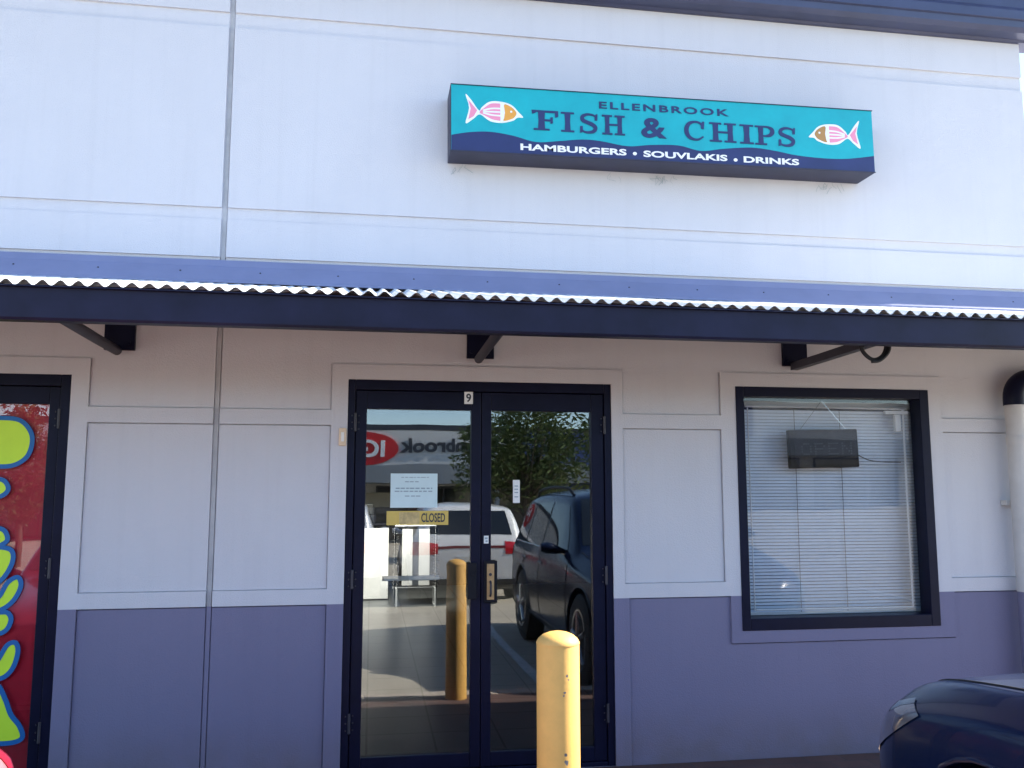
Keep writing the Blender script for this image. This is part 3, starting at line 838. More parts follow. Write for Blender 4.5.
# the two fishes
def fish(cx, cz, L_, sgn, head):
    o = slz(cx, cz)
    def T(p): return (o[0] + sgn * p[0] * L_, o[1] + p[1] * L_)
    body = crom([(0.42, 0.03), (0.30, 0.15), (0.12, 0.20), (-0.08, 0.19), (-0.22, 0.08), (-0.27, 0.02), (-0.40, 0.20), (-0.50, 0.30), (-0.44, 0.06), (-0.50, -0.22), (-0.36, -0.13), (-0.25, -0.05), (-0.08, -0.16), (0.12, -0.18), (0.32, -0.13), (0.40, -0.07), (0.50, -0.06)], 4, closed=True)
    m = MB(); m.prism([T(p) for p in body], -0.2003, -0.1990)
    fo = m.build('fish_emblem', M['signwhite'], SG)
    m = MB()
    inn = crom([(0.10, 0.165), (-0.06, 0.155), (-0.18, 0.07), (-0.26, -0.01), (-0.18, -0.06), (-0.04, -0.125), (0.10, -0.145)], 4)
    m.prism([T(p) for p in inn], -0.2008, -0.1995)
    tail = [(-0.30, 0.02), (-0.40, 0.14), (-0.455, 0.20), (-0.41, 0.05), (-0.455, -0.15), (-0.36, -0.09)]
    m.prism([T(p) for p in tail], -0.2008, -0.1995)
    m.build('fish_stripes', M['pink'], fo)
    m = MB()
    for s in (0.075, 0.01, -0.055):
        m.ribbon([T(p) for p in crom([(0.13, s), (-0.05, s * 0.9), (-0.20, s * 0.3)], 5)], 0.028 * L_, -0.2012, -0.2000)
    m.ribbon([T(p) for p in crom([(0.10, 0.185), (0.15, 0.10), (0.15, -0.08), (0.10, -0.165)], 5)], 0.035 * L_, -0.2013, -0.2000)
    m.build('fish_lines', M['signwhite'], fo)
    m = MB()
    m.prism([T(p) for p in crom([(0.38, 0.02), (0.30, 0.11), (0.17, 0.155), (0.18, 0.0), (0.15, -0.14), (0.30, -0.10), (0.36, -0.05)], 4, closed=True)], -0.2009, -0.1996)
    m.cur = 1
    e = (0.29, 0.03)
    m.prism([T((e[0] + 0.02 * math.cos(a * math.pi / 5), e[1] + 0.02 * math.sin(a * math.pi / 5))) for a in range(10)], -0.2013, -0.1997)
    m.build('fish_head', [head, M['signwhite']], fo)
fish(0.640, 3.586, 0.325, 1, M['orange'])
fish(2.684, 3.590, 0.330, -1, M['brown'])

# ------------------------------------------------------------------ window furnishings
V = thing('venetian_blind', 'lowered white venetian blind behind the window glass', 'blind', (2.68, 0.20, 0.75))
b = MB(); n = 62
bx0, bx1 = 2.165 - 2.68, 3.36 - 2.68
for i in range(n):
    z = 0.03 + i * (1.21 / n)
    ys = [-0.0045, -0.0005, 0.0020, 0.0040]
    zz = [0.0086, 0.0032, -0.0030, -0.0086]
    vs = [(bx0, y, z + q) for y, q in zip(ys, zz)] + [(bx1, y, z + q) for y, q in zip(ys, zz)]
    b.add(vs, [(k_, k_ + 1, k_ + 5, k_ + 4) for k_ in range(3)])
b.build('slats', M['slat'], V, recalc=False)
h = MB(); h.box(bx0, bx1, -0.02, 0.02, 1.245, 1.282); h.build('headrail', M['white'], V, bevel=0.003)
h = MB(); h.box(bx0, bx1, -0.010, 0.010, 0.004, 0.022); h.build('bottom_rail', M['white'], V, bevel=0.003)
h = MB()
for x in (2.555, 2.855):
    h.tube([(x - 2.68, -0.0135, 0.02), (x - 2.68, -0.0135, 1.245)], 0.0016, 6)
h.build('cord', M['cable'], V)
h = MB(); h.tube([(bx0 + 0.05, -0.03, 1.24), (bx0 + 0.055, -0.032, 0.55), (bx0 + 0.06, -0.03, 0.05)], 0.003, 8)
h.build('tilt_wand', M['white'], V)

FS = thing('window_screen_frame', 'thin white rail frame standing inside the window in front of the blind', 'frame', (2.73, 0.125, 0.77))
def bar(pts, r=0.0065):
    q = MB(); q.tube(pts, r, 8); return q.build('rail', M['white'], FS, smooth=True)
bar([(-0.52, 0, 1.225), (0.535, 0, 1.222)], 0.008)
bar([(0.515, 0, 1.215), (0.515, 0, 0.02)])
bar([(-0.505, 0, 1.215), (-0.498, 0, 0.02)], 0.004)
bar([(-0.49, 0, 0.024), (0.515, 0, 0.02)])
q = MB(); q.box(0.39, 0.545, -0.012, 0.012, 1.186, 1.208); q.box(0.452, 0.492, -0.014, 0.010, 1.08, 1.184); q.build('corner_catch', M['white'], FS, bevel=0.003)

OS = thing('led_sign', 'small unlit black LED sign box hanging inside the window', 'sign', (2.70, 0.096, 1.74))
OS.rotation_euler = (0, R(-1.6), R(3))
q = MB(); q.box(-0.245, 0.215, -0.018, 0.014, -0.115, 0.115); q.build('sign_case', M['blackp'], OS, bevel=0.006)
q = MB()
q.box(-0.213, 0.200, -0.0205, -0.0185, -0.094, 0.094)
q.build('screen', mat('dark_led_screen', (0.016, 0.016, 0.024), 0.5, var=0.3, scale=14, spec=0.15), OS)
dots = {'O': ['01110', '10001', '10001', '10001', '01110'], 'P': ['11110', '10001', '11110', '10000', '10000'], 'E': ['11111', '10000', '11110', '10000', '11111'], 'N': ['10001', '11001', '10101', '10011', '10001']}
for li_, ch in enumerate('OPEN'):
    q = MB()
    for r_ in range(5):
        for c_ in range(5):
            if dots[ch][r_][c_] == '1':
                x = -0.165 + li_ * 0.090 + c_ * 0.0145; z = 0.030 - r_ * 0.0155
                q.box(x - 0.004, x + 0.004, -0.0222, -0.0207, z - 0.004, z + 0.004)
    q.build('lettering', M['darkdot'], OS)
q = MB()
for x in (-0.16, 0.15):
    q.tube([(x, 0, 0.115), (0.0, 0.004, 0.29)], 0.0012, 5)
q.build('hanging_wire', M['chrome'], OS)
q = MB(); q.tube(crom([(0.215, 0, -0.04), (0.30, 0.01, -0.075), (0.40, 0.012, -0.088), (0.52, 0.012, -0.092)], 6), 0.003, 6)
q.build('power_lead', M['cable'], OS)

# ------------------------------------------------------------------ notices and small fixings
N = thing('paper_notice', 'pale blue printed paper notice taped inside the left door glass', 'notice', (0.232, 0.036, 1.49))
q = MB(); q.box(-0.128, 0.128, -0.0005, 0.0005, -0.093, 0.093)
q.build('sheet', M['paper'], N)
q = MB()
rr = random.Random(3)
for z, x0, x1, hh in ((0.072, -0.07, 0.08, 0.004), (0.048, -0.05, 0.03, 0.005), (0.012, -0.10, 0.10, 0.007), (-0.004, -0.105, 0.105, 0.006), (-0.030, -0.05, 0.035, 0.005)):
    x = x0
    while x < x1:
        l = rr.uniform(0.010, 0.028)
        q.box(x, min(x + l, x1), -0.0011, -0.0006, z - hh / 2, z + hh / 2)
        x += l + rr.uniform(0.004, 0.008)
q.build('printed_lines', M['greyink'], N)
N = thing('closed_sign', 'yellow strip sign reading CLOSED inside the left door glass', 'sign', (0.2535, 0.034, 1.341))
q = MB(); q.box(-0.168, 0.168, -0.001, 0.001, -0.038, 0.038); q.build('card', M['yellowcard'], N)
q = MB(); q.box(-0.100, 0.010, -0.0016, -0.0011, -0.031, 0.031); q.build('printed_picture', M['sand'], N)
text_obj('lettering', 'CLOSED', 0.020, 0.150, -0.023, 0.026, -0.0017, M['ink'], N, th=0.0008, bold=0.02)
N = thing('number_plate', 'small white plate with black number 9 above the double doors', 'number plate', (0.528, 0.0185, 2.004))
q = MB(); q.box(-0.024, 0.024, -0.002, 0.0025, -0.034, 0.034); q.build('plate', M['signwhite'], N)
text_obj('lettering', '9', -0.014, 0.014, -0.024, 0.024, -0.0026, M['ink'], N, th=0.0008, bold=0.025)
q = MB(); q.box(-0.0195, 0.0195, 0.0, 0.0008, -0.0635, 0.0635)
q.cur = 1
for z in (0.03, 0.012, -0.006, -0.03): q.box(-0.011, 0.010, -0.0008, -0.0003, z - 0.003, z + 0.003)
o = q.build('door_sticker', [M['white'], M['greyink']]); o.location = (0.8015, 0.037, 1.485)
tag(o, 'narrow white sticker high on the right door glass', 'sticker')
q = MB(); q.box(-0.013, 0.013, 0.0, 0.001, -0.021, 0.021)
q.cur = 1; q.box(-0.008, 0.008, -0.0007, -0.0002, 0.002, 0.012); q.box(-0.004, 0.008, -0.0007, -0.0002, -0.014, -0.004)
o = q.build('lock_sticker', [M['white'], M['greyink']]); o.location = (0.630, 0.0185, 1.222)
tag(o, 'tiny white sticker on the right door stile above the handle', 'sticker')
N = thing('doorbell', 'beige bell push on the wall left of the double doors', 'bell', (-0.158, 0.0, 1.778))
q = MB(); q.box(-0.020, 0.020, -0.016, -0.0005, -0.048, 0.048); q.build('plate', M['beige'], N, bevel=0.004)
q = MB(); q.box(-0.008, 0.008, -0.020, -0.0165, -0.025, 0.025); q.build('button', M['whitelam'], N, bevel=0.003)

# cable loop under the awning
q = MB()
q.tube(crom([(2.28, -0.9, 2.30), (2.345, -0.9, 2.235), (2.375, -0.9, 2.165), (2.425, -0.9, 2.130), (2.475, -0.9, 2.150), (2.50, -0.9, 2.21), (2.485, -0.9, 2.29)], 8), 0.010, 8)
q.tube(crom([(2.40, -0.93, 2.30), (2.485, -0.92, 2.24), (2.505, -0.915, 2.18), (2.46, -0.912, 2.128), (2.41, -0.91, 2.118)], 8), 0.008, 8)
tag(q.build('cable_loop', M['cable'], smooth=True), 'loop of black cable hanging below the awning edge', 'cable')

# downpipe
D = thing('downpipe', 'cream downpipe with dark elbow at the right end of the wall', 'pipe', (3.858, -0.076, 0))
q = MB(); q.lathe([(0.055, 0.0), (0.055, 0.893)], (0, 0, 0), 24); q.build('lower_pipe', M['dado'], D, smooth=True)
q = MB(); q.lathe([(0.055, 0.894), (0.055, 2.03)], (0, 0, 0), 24); q.build('upper_pipe', M['pipe'], D, smooth=True)
q = MB(); q.lathe([(0.0565, 0.0), (0.058, 0.004), (0.058, 0.044), (0.0565, 0.048)], (0, 0, 1.77), 24); q.build('collar', M['pipe'], D, smooth=True)
q = MB(); q.tube([(0, 0, 2.005), (0, 0, 2.045)] + [(0.115 - 0.115 * math.cos(R(a)), 0, 2.05 + 0.115 * math.sin(R(a))) for a in range(0, 91, 10)] + [(0.5, 0, 2.165)], 0.061, 24)
q.build('elbow', M['navy'], D, smooth=True)
q = MB(); q.box(-0.07, 0.07, 0.04, 0.0845, 1.40, 1.43); q.build('clip', M['pipe'], D)

# bollard
N = thing('bollard', 'yellow steel bollard with domed cap at the footpath edge', 'bollard', (0.661, -1.7, 0))
q = MB(); q.lathe([(0.0755, 0.0), (0.0755, 0.953), (0.0745, 0.957)], n=48)
q.build('post', M['yellow'], N, smooth=True)
q = MB()
q.lathe([(0.0765, 0.9575), (0.0765, 0.963), (0.069, 0.976), (0.054, 0.988), (0.034, 0.996), (0.014, 1.000), (0.002, 1.0005)], n=48)
q.build('cap', M['yellow'], N, smooth=True)
rr = random.Random(11)
for a, z, s in ((-78, 0.86, 0.006), (-74, 0.848, 0.004), (-85, 0.805, 0.007), (-87, 0.795, 0.004), (-84, 0.60, 0.007), (-81, 0.575, 0.010), (-83, 0.55, 0.008), (-86, 0.53, 0.006), (-120, 0.30, 0.012), (-60, 0.22, 0.015)):
    pts = []
    for k_ in range(9):
        t = k_ / 9 * 2 * math.pi
        rd = s * rr.uniform(0.45, 1.0)
        pts.append((rd * math.cos(t), rd * math.sin(t) * 1.1))
    vs = []
    for (u, v) in pts:
        an = R(a) + u / 0.077
        vs.append((0.0759 * math.cos(an), 0.0759 * math.sin(an), z + v))
    q = MB(); q.add(vs, [tuple(range(9))])
    q.build('paint_chip', M['chip'], N, recalc=False)

# ------------------------------------------------------------------ inside the shop
N = thing('serving_counter', 'white serving counter glowing deep inside behind the left door', 'counter', (-0.35, 7.3, 0))
q = MB(); q.box(-0.9, 0.60, 0.02, 0.62, 0.02, 1.0); q.build('counter_body', M['whitelam'], N, bevel=0.01)
q = MB(); q.box(-0.93, 0.63, -0.02, 0.65, 1.002, 1.03); q.build('counter_top', M['blackp'], N, bevel=0.005)
q = MB(); q.box(-0.9, 0.60, 0.03, 0.6, -0.02, 0.018); q.build('kick_board', M['cartrim'], N)
N = thing('till', 'black till standing on the white counter inside', 'till', (-0.10, 7.45, 1.031))
q = MB(); q.box(-0.17, 0.17, -0.16, 0.2, 0.0, 0.11); q.build('drawer', M['blackp'], N, bevel=0.008)
q = MB(); q.prism([(-0.13, 0.115), (0.13, 0.115), (0.13, 0.26), (-0.13, 0.26)], -0.02, 0.05); q.build('display', M['cartrim'], N, bevel=0.008)
N = thing('display_stand', 'white panelled display stand on silver legs inside the shop', 'display stand', (0.58, 6.7, 0))
for x0, x1 in ((-0.17, -0.035), (0.045, 0.185)):
    q = MB(); q.box(x0, x1, -0.012, 0.012, 0.26, 0.98); q.build('panel', M['whitelam'], N, bevel=0.004)
q = MB(); q.box(-0.034, 0.044, -0.004, 0.008, 0.26, 0.98); q.build('mesh_strip', M['steel'], N)
for x in (-0.26, 0.27):
    q = MB()
    rr = random.Random(int(x * 100))
    q.tube([(x, 0, 0.02), (x, 0, 1.04)], 0.012, 8)
    for k_ in range(22):
        z = 0.22 + k_ * 0.036
        q.tube([(x - 0.035, -0.02 + rr.uniform(-.01, .01), z), (x + rr.uniform(-.02, .02), 0.02, z + 0.02), (x + 0.035, -0.02, z + rr.uniform(0.0, 0.03))], 0.006, 6)
    q.build('wire_side', M['chrome'], N)
for z, rd in ((1.02, 0.018), (0.235, 0.010)):
    q = MB(); q.tube([(-0.26, 0, z), (0.27, 0, z)], rd, 8); q.build('cross_bar', M['steel'], N)
for x in (-0.24, 0.25):
    q = MB(); q.tube([(x, -0.18, 0.012), (x, -0.16, 0.235), (x, 0.16, 0.235), (x, 0.18, 0.012)], 0.011, 8); q.tube([(x, -0.18, 0.016), (x, 0.18, 0.016)], 0.011, 8)
    q.build('leg', M['white'], N, smooth=True)
N = thing('added_lamp', 'added batten lamp brightening the counter and stand inside the shop', 'lamp', (0.1, 5.6, 2.66))  # added lamp, no known source here, whitens the counter front
q = MB(); q.box(-0.62, 0.62, -0.06, 0.06, 0.0, 0.04); q.box(-0.62, 0.62, -0.075, -0.065, -0.08, 0.0); q.build('housing', M['white'], N)
q = MB(); q.tube([(-0.58, 0, -0.03), (0.58, 0, -0.03)], 0.016, 12); q.build('tube', M['lampon'], N)
al = bpy.data.lights.new('counter_fill_light', 'AREA'); al.shape = 'RECTANGLE'; al.size = 1.1; al.size_y = 0.08; al.energy = 10; al.color = (1, 0.95, 0.88); al.spread = R(70)  # added fill, narrowed and aimed at the counter
ao = bpy.data.objects.new('counter_fill_light', al); COL.objects.link(ao); ao.location = (0, 0, -0.055); ao.rotation_euler = (R(38), 0, 0); ao.parent = N

# ------------------------------------------------------------------ cars
def eval_mesh(o):
    dg = bpy.context.evaluated_depsgraph_get(); dg.update()
    return bpy.data.meshes.new_from_object(o.evaluated_get(dg))

STN = [  # y, half width, z bottom, z belt, x5, z5, ztop   (nose at y=0, tail at y=-4.5)
 (0.00, 0.56, 0.36, 0.60, 0.46, 0.66, 0.69),
 (-0.06, 0.70, 0.28, 0.68, 0.56, 0.76, 0.80),
 (-0.20, 0.85, 0.22, 0.80, 0.68, 0.87, 0.90),
 (-0.50, 0.87, 0.20, 0.87, 0.735, 0.935, 0.965),
 (-0.95, 0.895, 0.20, 0.92, 0.76, 0.985, 1.02),
 (-1.28, 0.90, 0.20, 0.95, 0.77, 1.02, 1.06),
 (-1.36, 0.90, 0.20, 0.96, 0.765, 1.06, 1.10),
 (-1.80, 0.90, 0.20, 0.98, 0.675, 1.47, 1.535),
 (-1.98, 0.90, 0.20, 0.98, 0.675, 1.52, 1.580),
 (-2.70, 0.90, 0.20, 0.99, 0.685, 1.555, 1.62),
 (-3.60, 0.90, 0.20, 1.00, 0.680, 1.545, 1.61),
 (-4.10, 0.89, 0.22, 1.01, 0.665, 1.50, 1.57),
 (-4.20, 0.885, 0.23, 1.01, 0.665, 1.46, 1.53),
 (-4.40, 0.86, 0.28, 0.99, 0.70, 1.06, 1.09),
 (-4.48, 0.80, 0.32, 0.86, 0.70, 0.93, 0.95),
 (-4.50, 0.74, 0.36, 0.80, 0.62, 0.84, 0.85),
]
def make_car(name, label, loc, paint, sy=1.0, sz=1.0, swd=1.0, facing=1, rails=False, lens='lens', group=None, oh=0.86, wr=0.328, ar=0.372):
    """facing=1: nose towards +y; -1: nose towards -y (tail towards the shop)"""
    car = thing(name, label, 'car', loc, 0.0 if facing == 1 else math.pi, group)
    L_ = 4.5 * sy
    def Y(y): return y * sy
    bm = bmesh.new()
    rings = []
    for (y, hw, zb, zbelt, x5, z5, zt) in STN:
        hw *= swd; x5 *= swd
        kz = lambda z: z * sz
        half = [(0.0, zb), (hw * 0.6, zb), (hw * 0.93, zb + 0.02), (hw * 0.985, zb + 0.15), (hw, zb + (zbelt - zb) * 0.58), (hw * 0.985, zbelt - 0.04), (hw * 0.955, zbelt), (x5 + (hw * 0.955 - x5) * 0.10, z5 - (z5 - zbelt) * 0.10), (x5 * 0.965, z5 + (zt - z5) * 0.35), (x5 * 0.55, zt - (zt - z5) * 0.22), (0.0, zt)]
        full = [(-a, b_) for a, b_ in half[1:-1]][::-1]
        pts = half + full
        rings.append([bm.verts.new((a, Y(y), kz(b_))) for a, b_ in pts])
    n = len(rings[0])
    for i in range(len(rings) - 1):
        for k_ in range(n):
            bm.faces.new((rings[i][k_], rings[i][(k_ + 1) % n], rings[i + 1][(k_ + 1) % n], rings[i + 1][k_]))
    bm.faces.new(rings[0][::-1]); bm.faces.new(rings[-1])
    bmesh.ops.recalc_face_normals(bm, faces=bm.faces)
    me = bpy.data.meshes.new('tmp'); bm.to_mesh(me); bm.free()
    t = bpy.data.objects.new('tmp', me); COL.objects.link(t)
    md = t.modifiers.new('s', 'SUBSURF'); md.levels = 2; md.render_levels = 2
    WY = (Y(-oh), Y(-3.52)); WZ = wr - 0.003; AR = ar; WK = wr / 0.328
    cutters = []
    for wy in WY:
        for sx_ in (-1, 1):
            c_ = MB(); c_.lathe([(AR, 0), (AR, 0.4)], (sx_ * 0.83 * swd - 0.2, wy, WZ + 0.01), 40, 'x')
            co = c_.build('tmpc', None); cutters.append(co)
            bo = t.modifiers.new('b', 'BOOLEAN'); bo.operation = 'DIFFERENCE'; bo.object = co; bo.solver = 'EXACT'
    me2 = eval_mesh(t)
    COL.objects.unlink(t); bpy.data.objects.remove(t)
    for co in cutters: bpy.data.objects.remove(co)
    me2.name = 'body'
    me2.materials.clear()
    body = link('body', me2, paint, car)
    me2.polygons.foreach_set('material_index', [0] * len(me2.polygons))
    me2.polygons.foreach_set('use_smooth', [True] * len(me2.polygons)); sharp(me2, 38)
    src = bmesh.new(); src.from_mesh(me2); src.normal_update()
    bvh = BVHTree.FromBMesh(src)
    def patch(pname, poly_, view, m_, off=0.004, nmin=0.25, side=None, par=None):
        """piece of the body skin inside a convex polygon seen from 'view' ('x' side: (y,z); 'f'/'r' front or rear: (x,z); 't' top: (x,y))"""
        b_ = src.copy()
        cx = sum(p[0] for p in poly_) / len(poly_); cy = sum(p[1] for p in poly_) / len(poly_)
        for i in range(len(poly_)):
            p, q_ = poly_[i], poly_[(i + 1) % len(poly_)]
            dx, dy = q_[0] - p[0], q_[1] - p[1]
            nx_, ny_ = dy, -dx
            if nx_ * (cx - p[0]) + ny_ * (cy - p[1]) > 0: nx_, ny_ = -nx_, -ny_
            if view == 'x': co, no = (0, p[0], p[1]), (0, nx_, ny_)
            elif view in 'fr': co, no = (p[0], 0, p[1]), (nx_, 0, ny_)
            else: co, no = (p[0], p[1], 0), (nx_, ny_, 0)
            bmesh.ops.bisect_plane(b_, geom=b_.verts[:] + b_.edges[:] + b_.faces[:], plane_co=co, plane_no=no, clear_outer=True)
        kill = []
        for fc in b_.faces:
            nn = fc.normal
            ok = {'x': nn.x * (side or 1) > nmin, 'f': nn.y > nmin, 'r': nn.y < -nmin, 't': nn.z > nmin}[view]
            if not ok: kill.append(fc)
        bmesh.ops.delete(b_, geom=kill, context='FACES')
        b_.normal_update()
        for v in b_.verts: v.co += v.normal * off
        mm = bpy.data.meshes.new(pname); b_.to_mesh(mm); b_.free()
        mm.polygons.foreach_set('use_smooth', [True] * len(mm.polygons))
        return link(pname, mm, m_, par or car)
    Z = lambda z: z * sz
    def drape(pname, pts, axis, m_, r=0.005, par=None):
        """thin line laid on the body: points projected along the axis"""
        out = []
        for p in pts:
            if axis == 'x-': o_, d_ = Vector((-2, p[0], p[1])), Vector((1, 0, 0))
            elif axis == 'x+': o_, d_ = Vector((2, p[0], p[1])), Vector((-1, 0, 0))
            else: o_, d_ = Vector((p[0], p[1], 3)), Vector((0, 0, -1))
            h_ = bvh.ray_cast(o_, d_)
            if h_[0] is not None: out.append(h_[0] - d_ * 0.0005)
        if len(out) > 1:
            t_ = MB(); t_.tube(out, r, 6); return t_.build(pname, m_, par or car)
    def lerp(a, b_, n_): return [(a[0] + (b_[0] - a[0]) * i / n_, a[1] + (b_[1] - a[1]) * i / n_) for i in range(n_ + 1)]
    for s_, ax in ((-1, 'x-'), (1, 'x+')):
        wins = [[(-1.52, 1.03), (-1.92, 1.44), (-2.52, 1.475), (-2.52, 1.03)], [(-2.60, 1.03), (-2.60, 1.475), (-3.36, 1.465), (-3.36, 1.03)], [(-3.45, 1.04), (-3.45, 1.46), (-3.98, 1.43), (-4.12, 1.07)]]
        for p in wins: patch('side_window', [(Y(a), Z(b_)) for a, b_ in p], 'x', M['carglass'], 0.004, 0.2, s_)
        for yy in (-1.36, -2.56, -3.36):
            drape('door_seam', lerp((Y(yy), Z(0.36)), (Y(yy), Z(0.97)), 14), ax, M['cartrim'], 0.0045)
        drape('sill_trim', lerp((Y(-1.32), Z(0.34)), (Y(-3.08), Z(0.34)), 20), ax, M['cartrim'], 0.02)
        drape('belt_trim', lerp((Y(-1.55), Z(1.012)), (Y(-4.05), Z(1.04)), 24), ax, M['chrome'] if rails else M['cartrim'], 0.007)
        for yy in (-2.42, -3.24):
            drape('door_handle', lerp((Y(yy), Z(0.88)), (Y(yy - 0.17), Z(0.88)), 4), ax, M['cartrim'] if not rails else paint, 0.014)
        # lamps
        patch('headlight', [(Y(0.02), Z(0.625)), (Y(-0.10), Z(0.60)), (Y(-0.50), Z(0.835)), (Y(-0.40), Z(0.865)), (Y(0.02), Z(0.735))], 'x', M[lens], 0.005, 0.12, s_)
        if lens == 'pinklens':
            patch('lamp_lens', [(Y(0.02), Z(0.58)), (Y(-0.12), Z(0.56)), (Y(-0.60), Z(0.82)), (Y(-0.50), Z(0.90)), (Y(0.02), Z(0.86))], 'x', M[lens], 0.007, 0.05, s_)
            patch('lamp_stripe', [(Y(-0.02), Z(0.60)), (Y(-0.14), Z(0.60)), (Y(-0.44), Z(0.84)), (Y(-0.34), Z(0.86))], 'x', M['redlens'], 0.010, 0.05, s_)
        patch('tail_light', [(Y(-4.6), Z(0.78)), (Y(-4.38), Z(0.80)), (Y(-4.36), Z(0.94)), (Y(-4.6), Z(0.94))], 'x', M['redlens'], 0.006, 0.2, s_)
        a_ = sorted((s_ * 0.50 * swd, s_ * 0.88 * swd))
        patch('tail_light', [(a_[0], Z(0.80)), (a_[1], Z(0.78)), (a_[1], Z(0.99)), (a_[0], Z(0.96))], 'r', M['redlens'], 0.007, 0.15)
        # arch lip
        for wy in WY:
            lp = MB()
            pts = []
            for k_ in range(0, 19):
                an = R(-8 + k_ * 196 / 18)
                yy, zz = wy + (AR + 0.008) * math.cos(an), WZ + 0.01 + (AR + 0.008) * math.sin(an)
                h_ = bvh.ray_cast(Vector((s_ * 2, yy, zz)), Vector((-s_, 0, 0)))
                if h_[0] is not None: pts.append(h_[0])
            if len(pts) > 2:
                lp.tube(pts, 0.008, 8); lp.build('arch_lip', paint, car, smooth=True)
        for wy in WY:
            xw = s_ * 0.79 * swd
            ty = MB(); ty.lathe([(0.20 * WK, -0.10), (0.295 * WK, -0.105), (0.322 * WK, -0.085), (wr, -0.04), (wr, 0.04), (0.322 * WK, 0.085), (0.295 * WK, 0.105), (0.20 * WK, 0.10)], (xw, wy, wr), 40, 'x')
            to = ty.build('wheel', M['tyre'], car, smooth=True)
            ri = MB()
            xo = xw + s_ * 0.06
            ri.lathe([(0.215 * WK, 0.0), (0.215 * WK, s_ * 0.045), (0.195 * WK, s_ * 0.045), (0.190 * WK, s_ * 0.01)], (xo, wy, wr), 36, 'x')
            for k_ in range(5):
                an = k_ * 2 * math.pi / 5 + 0.4
                ri.tube([(xo + s_ * 0.035, wy + 0.03 * math.cos(an), wr + 0.03 * math.sin(an)), (xo + s_ * 0.038, wy + 0.2 * WK * math.cos(an), wr + 0.2 * WK * math.sin(an))], [0.036, 0.026], 8)
            ri.lathe([(0.05, s_ * 0.02), (0.05, s_ * 0.055), (0.02, s_ * 0.06)], (xo, wy, wr), 20, 'x')
            ri.build('rim', M['rim'], to, smooth=True)
        # wing mirror
        mr_ = MB()
        mr_.tube([(s_ * 0.82 * swd, Y(-1.66), Z(1.03)), (s_ * 0.92 * swd, Y(-1.64), Z(1.05)), (s_ * 1.0 * swd, Y(-1.63), Z(1.07)), (s_ * 1.06 * swd, Y(-1.63), Z(1.07))], [0.02, 0.045, 0.058, 0.035], 12)
        mr_.build('wing_mirror', paint, car, smooth=True)
    patch('windscreen', [(-0.72 * swd, Z(1.10)), (0.72 * swd, Z(1.10)), (0.60 * swd, Z(1.50)), (-0.60 * swd, Z(1.50))], 'f', M['carglass'], 0.004, 0.25)
    patch('rear_window', [(-0.62 * swd, Z(1.10)), (0.62 * swd, Z(1.10)), (0.56 * swd, Z(1.47)), (-0.56 * swd, Z(1.47))], 'r', M['carglass'], 0.004, 0.15)
    patch('grille', [(-0.42 * swd, Z(0.58)), (0.42 * swd, Z(0.58)), (0.46 * swd, Z(0.70)), (-0.46 * swd, Z(0.70))], 'f', M['cartrim'], 0.005, 0.2)
    patch('front_bumper_vent', [(-0.52 * swd, Z(0.30)), (0.52 * swd, Z(0.30)), (0.48 * swd, Z(0.44)), (-0.48 * swd, Z(0.44))], 'f', M['cartrim'], 0.006, 0.2)
    patch('rear_bumper', [(-0.88 * swd, Z(0.20)), (0.88 * swd, Z(0.20)), (0.88 * swd, Z(0.42)), (-0.88 * swd, Z(0.42))], 'r', M['cartrim'], 0.012, 0.15)
    patch('tailgate_trim', [(-0.5 * swd, Z(0.875)), (0.5 * swd, Z(0.875)), (0.5 * swd, Z(0.915)), (-0.5 * swd, Z(0.915))], 'r', M['maroon'] if not rails else M['chrome'], 0.006, 0.1)
    pl = MB(); pl.box(-0.19, 0.19, Y(-4.5) - 0.018, Y(-4.5) + 0.02, Z(0.64), Z(0.76)); pl.build('number_plate', M['plate'], car)
    # bonnet shut lines
    for s_ in (-1, 1):
        drape('bonnet_seam', [(s_ * swd * a, Y(b_)) for a, b_ in crom([(0.56, -0.17), (0.655, -0.45), (0.715, -0.9), (0.745, -1.30)], 6)], 'z', M['cartrim'], 0.0045)
    for s_, ax in ((-1, 'x-'), (1, 'x+')):
        drape('bumper_seam', lerp((Y(-0.16), Z(0.575)), (Y(-oh + ar * 0.93), Z(0.60)), 10), ax, M['cartrim'], 0.004)
    if rails:
        for s_ in (-1, 1):
            rl = MB()
            rl.tube(crom([(s_ * 0.60, Y(-2.15), Z(1.54)), (s_ * 0.615, Y(-2.35), Z(1.605)), (s_ * 0.625, Y(-3.0), Z(1.625)), (s_ * 0.615, Y(-3.7), Z(1.60)), (s_ * 0.60, Y(-3.95), Z(1.53))], 6), 0.016, 10)
            rl.build('roof_rail', M['cartrim'], car, smooth=True)
    src.free()
    return car
GZ = -0.12
make_car('parked_car', 'dark blue car with roof rails parked nose in at right', (2.66, -1.54, GZ), M['carblue'], sz=1.04, rails=True, facing=1, group='cars parked around the car park', oh=0.88, wr=0.385, ar=0.425)
make_car('parked_car', 'white wagon with red tail lights seen mirrored in the door glass', (1.58, -8.2 - 4.5, GZ), M['carwhite'], sz=0.94, facing=-1, group='cars parked around the car park')
make_car('parked_car', 'silver white car mirrored at the far left of the door glass', (-0.62, -8.5 - 4.4, GZ), M['carsilver'], sy=0.98, sz=0.95, facing=-1, group='cars parked around the car park')
make_car('parked_car', 'red hatchback with a pale pink lamp at the lower left corner', (-1.93, -1.32, GZ), M['carred'], sy=0.85, sz=0.92, swd=0.93, lens='pinklens', facing=1, group='cars parked around the car park')

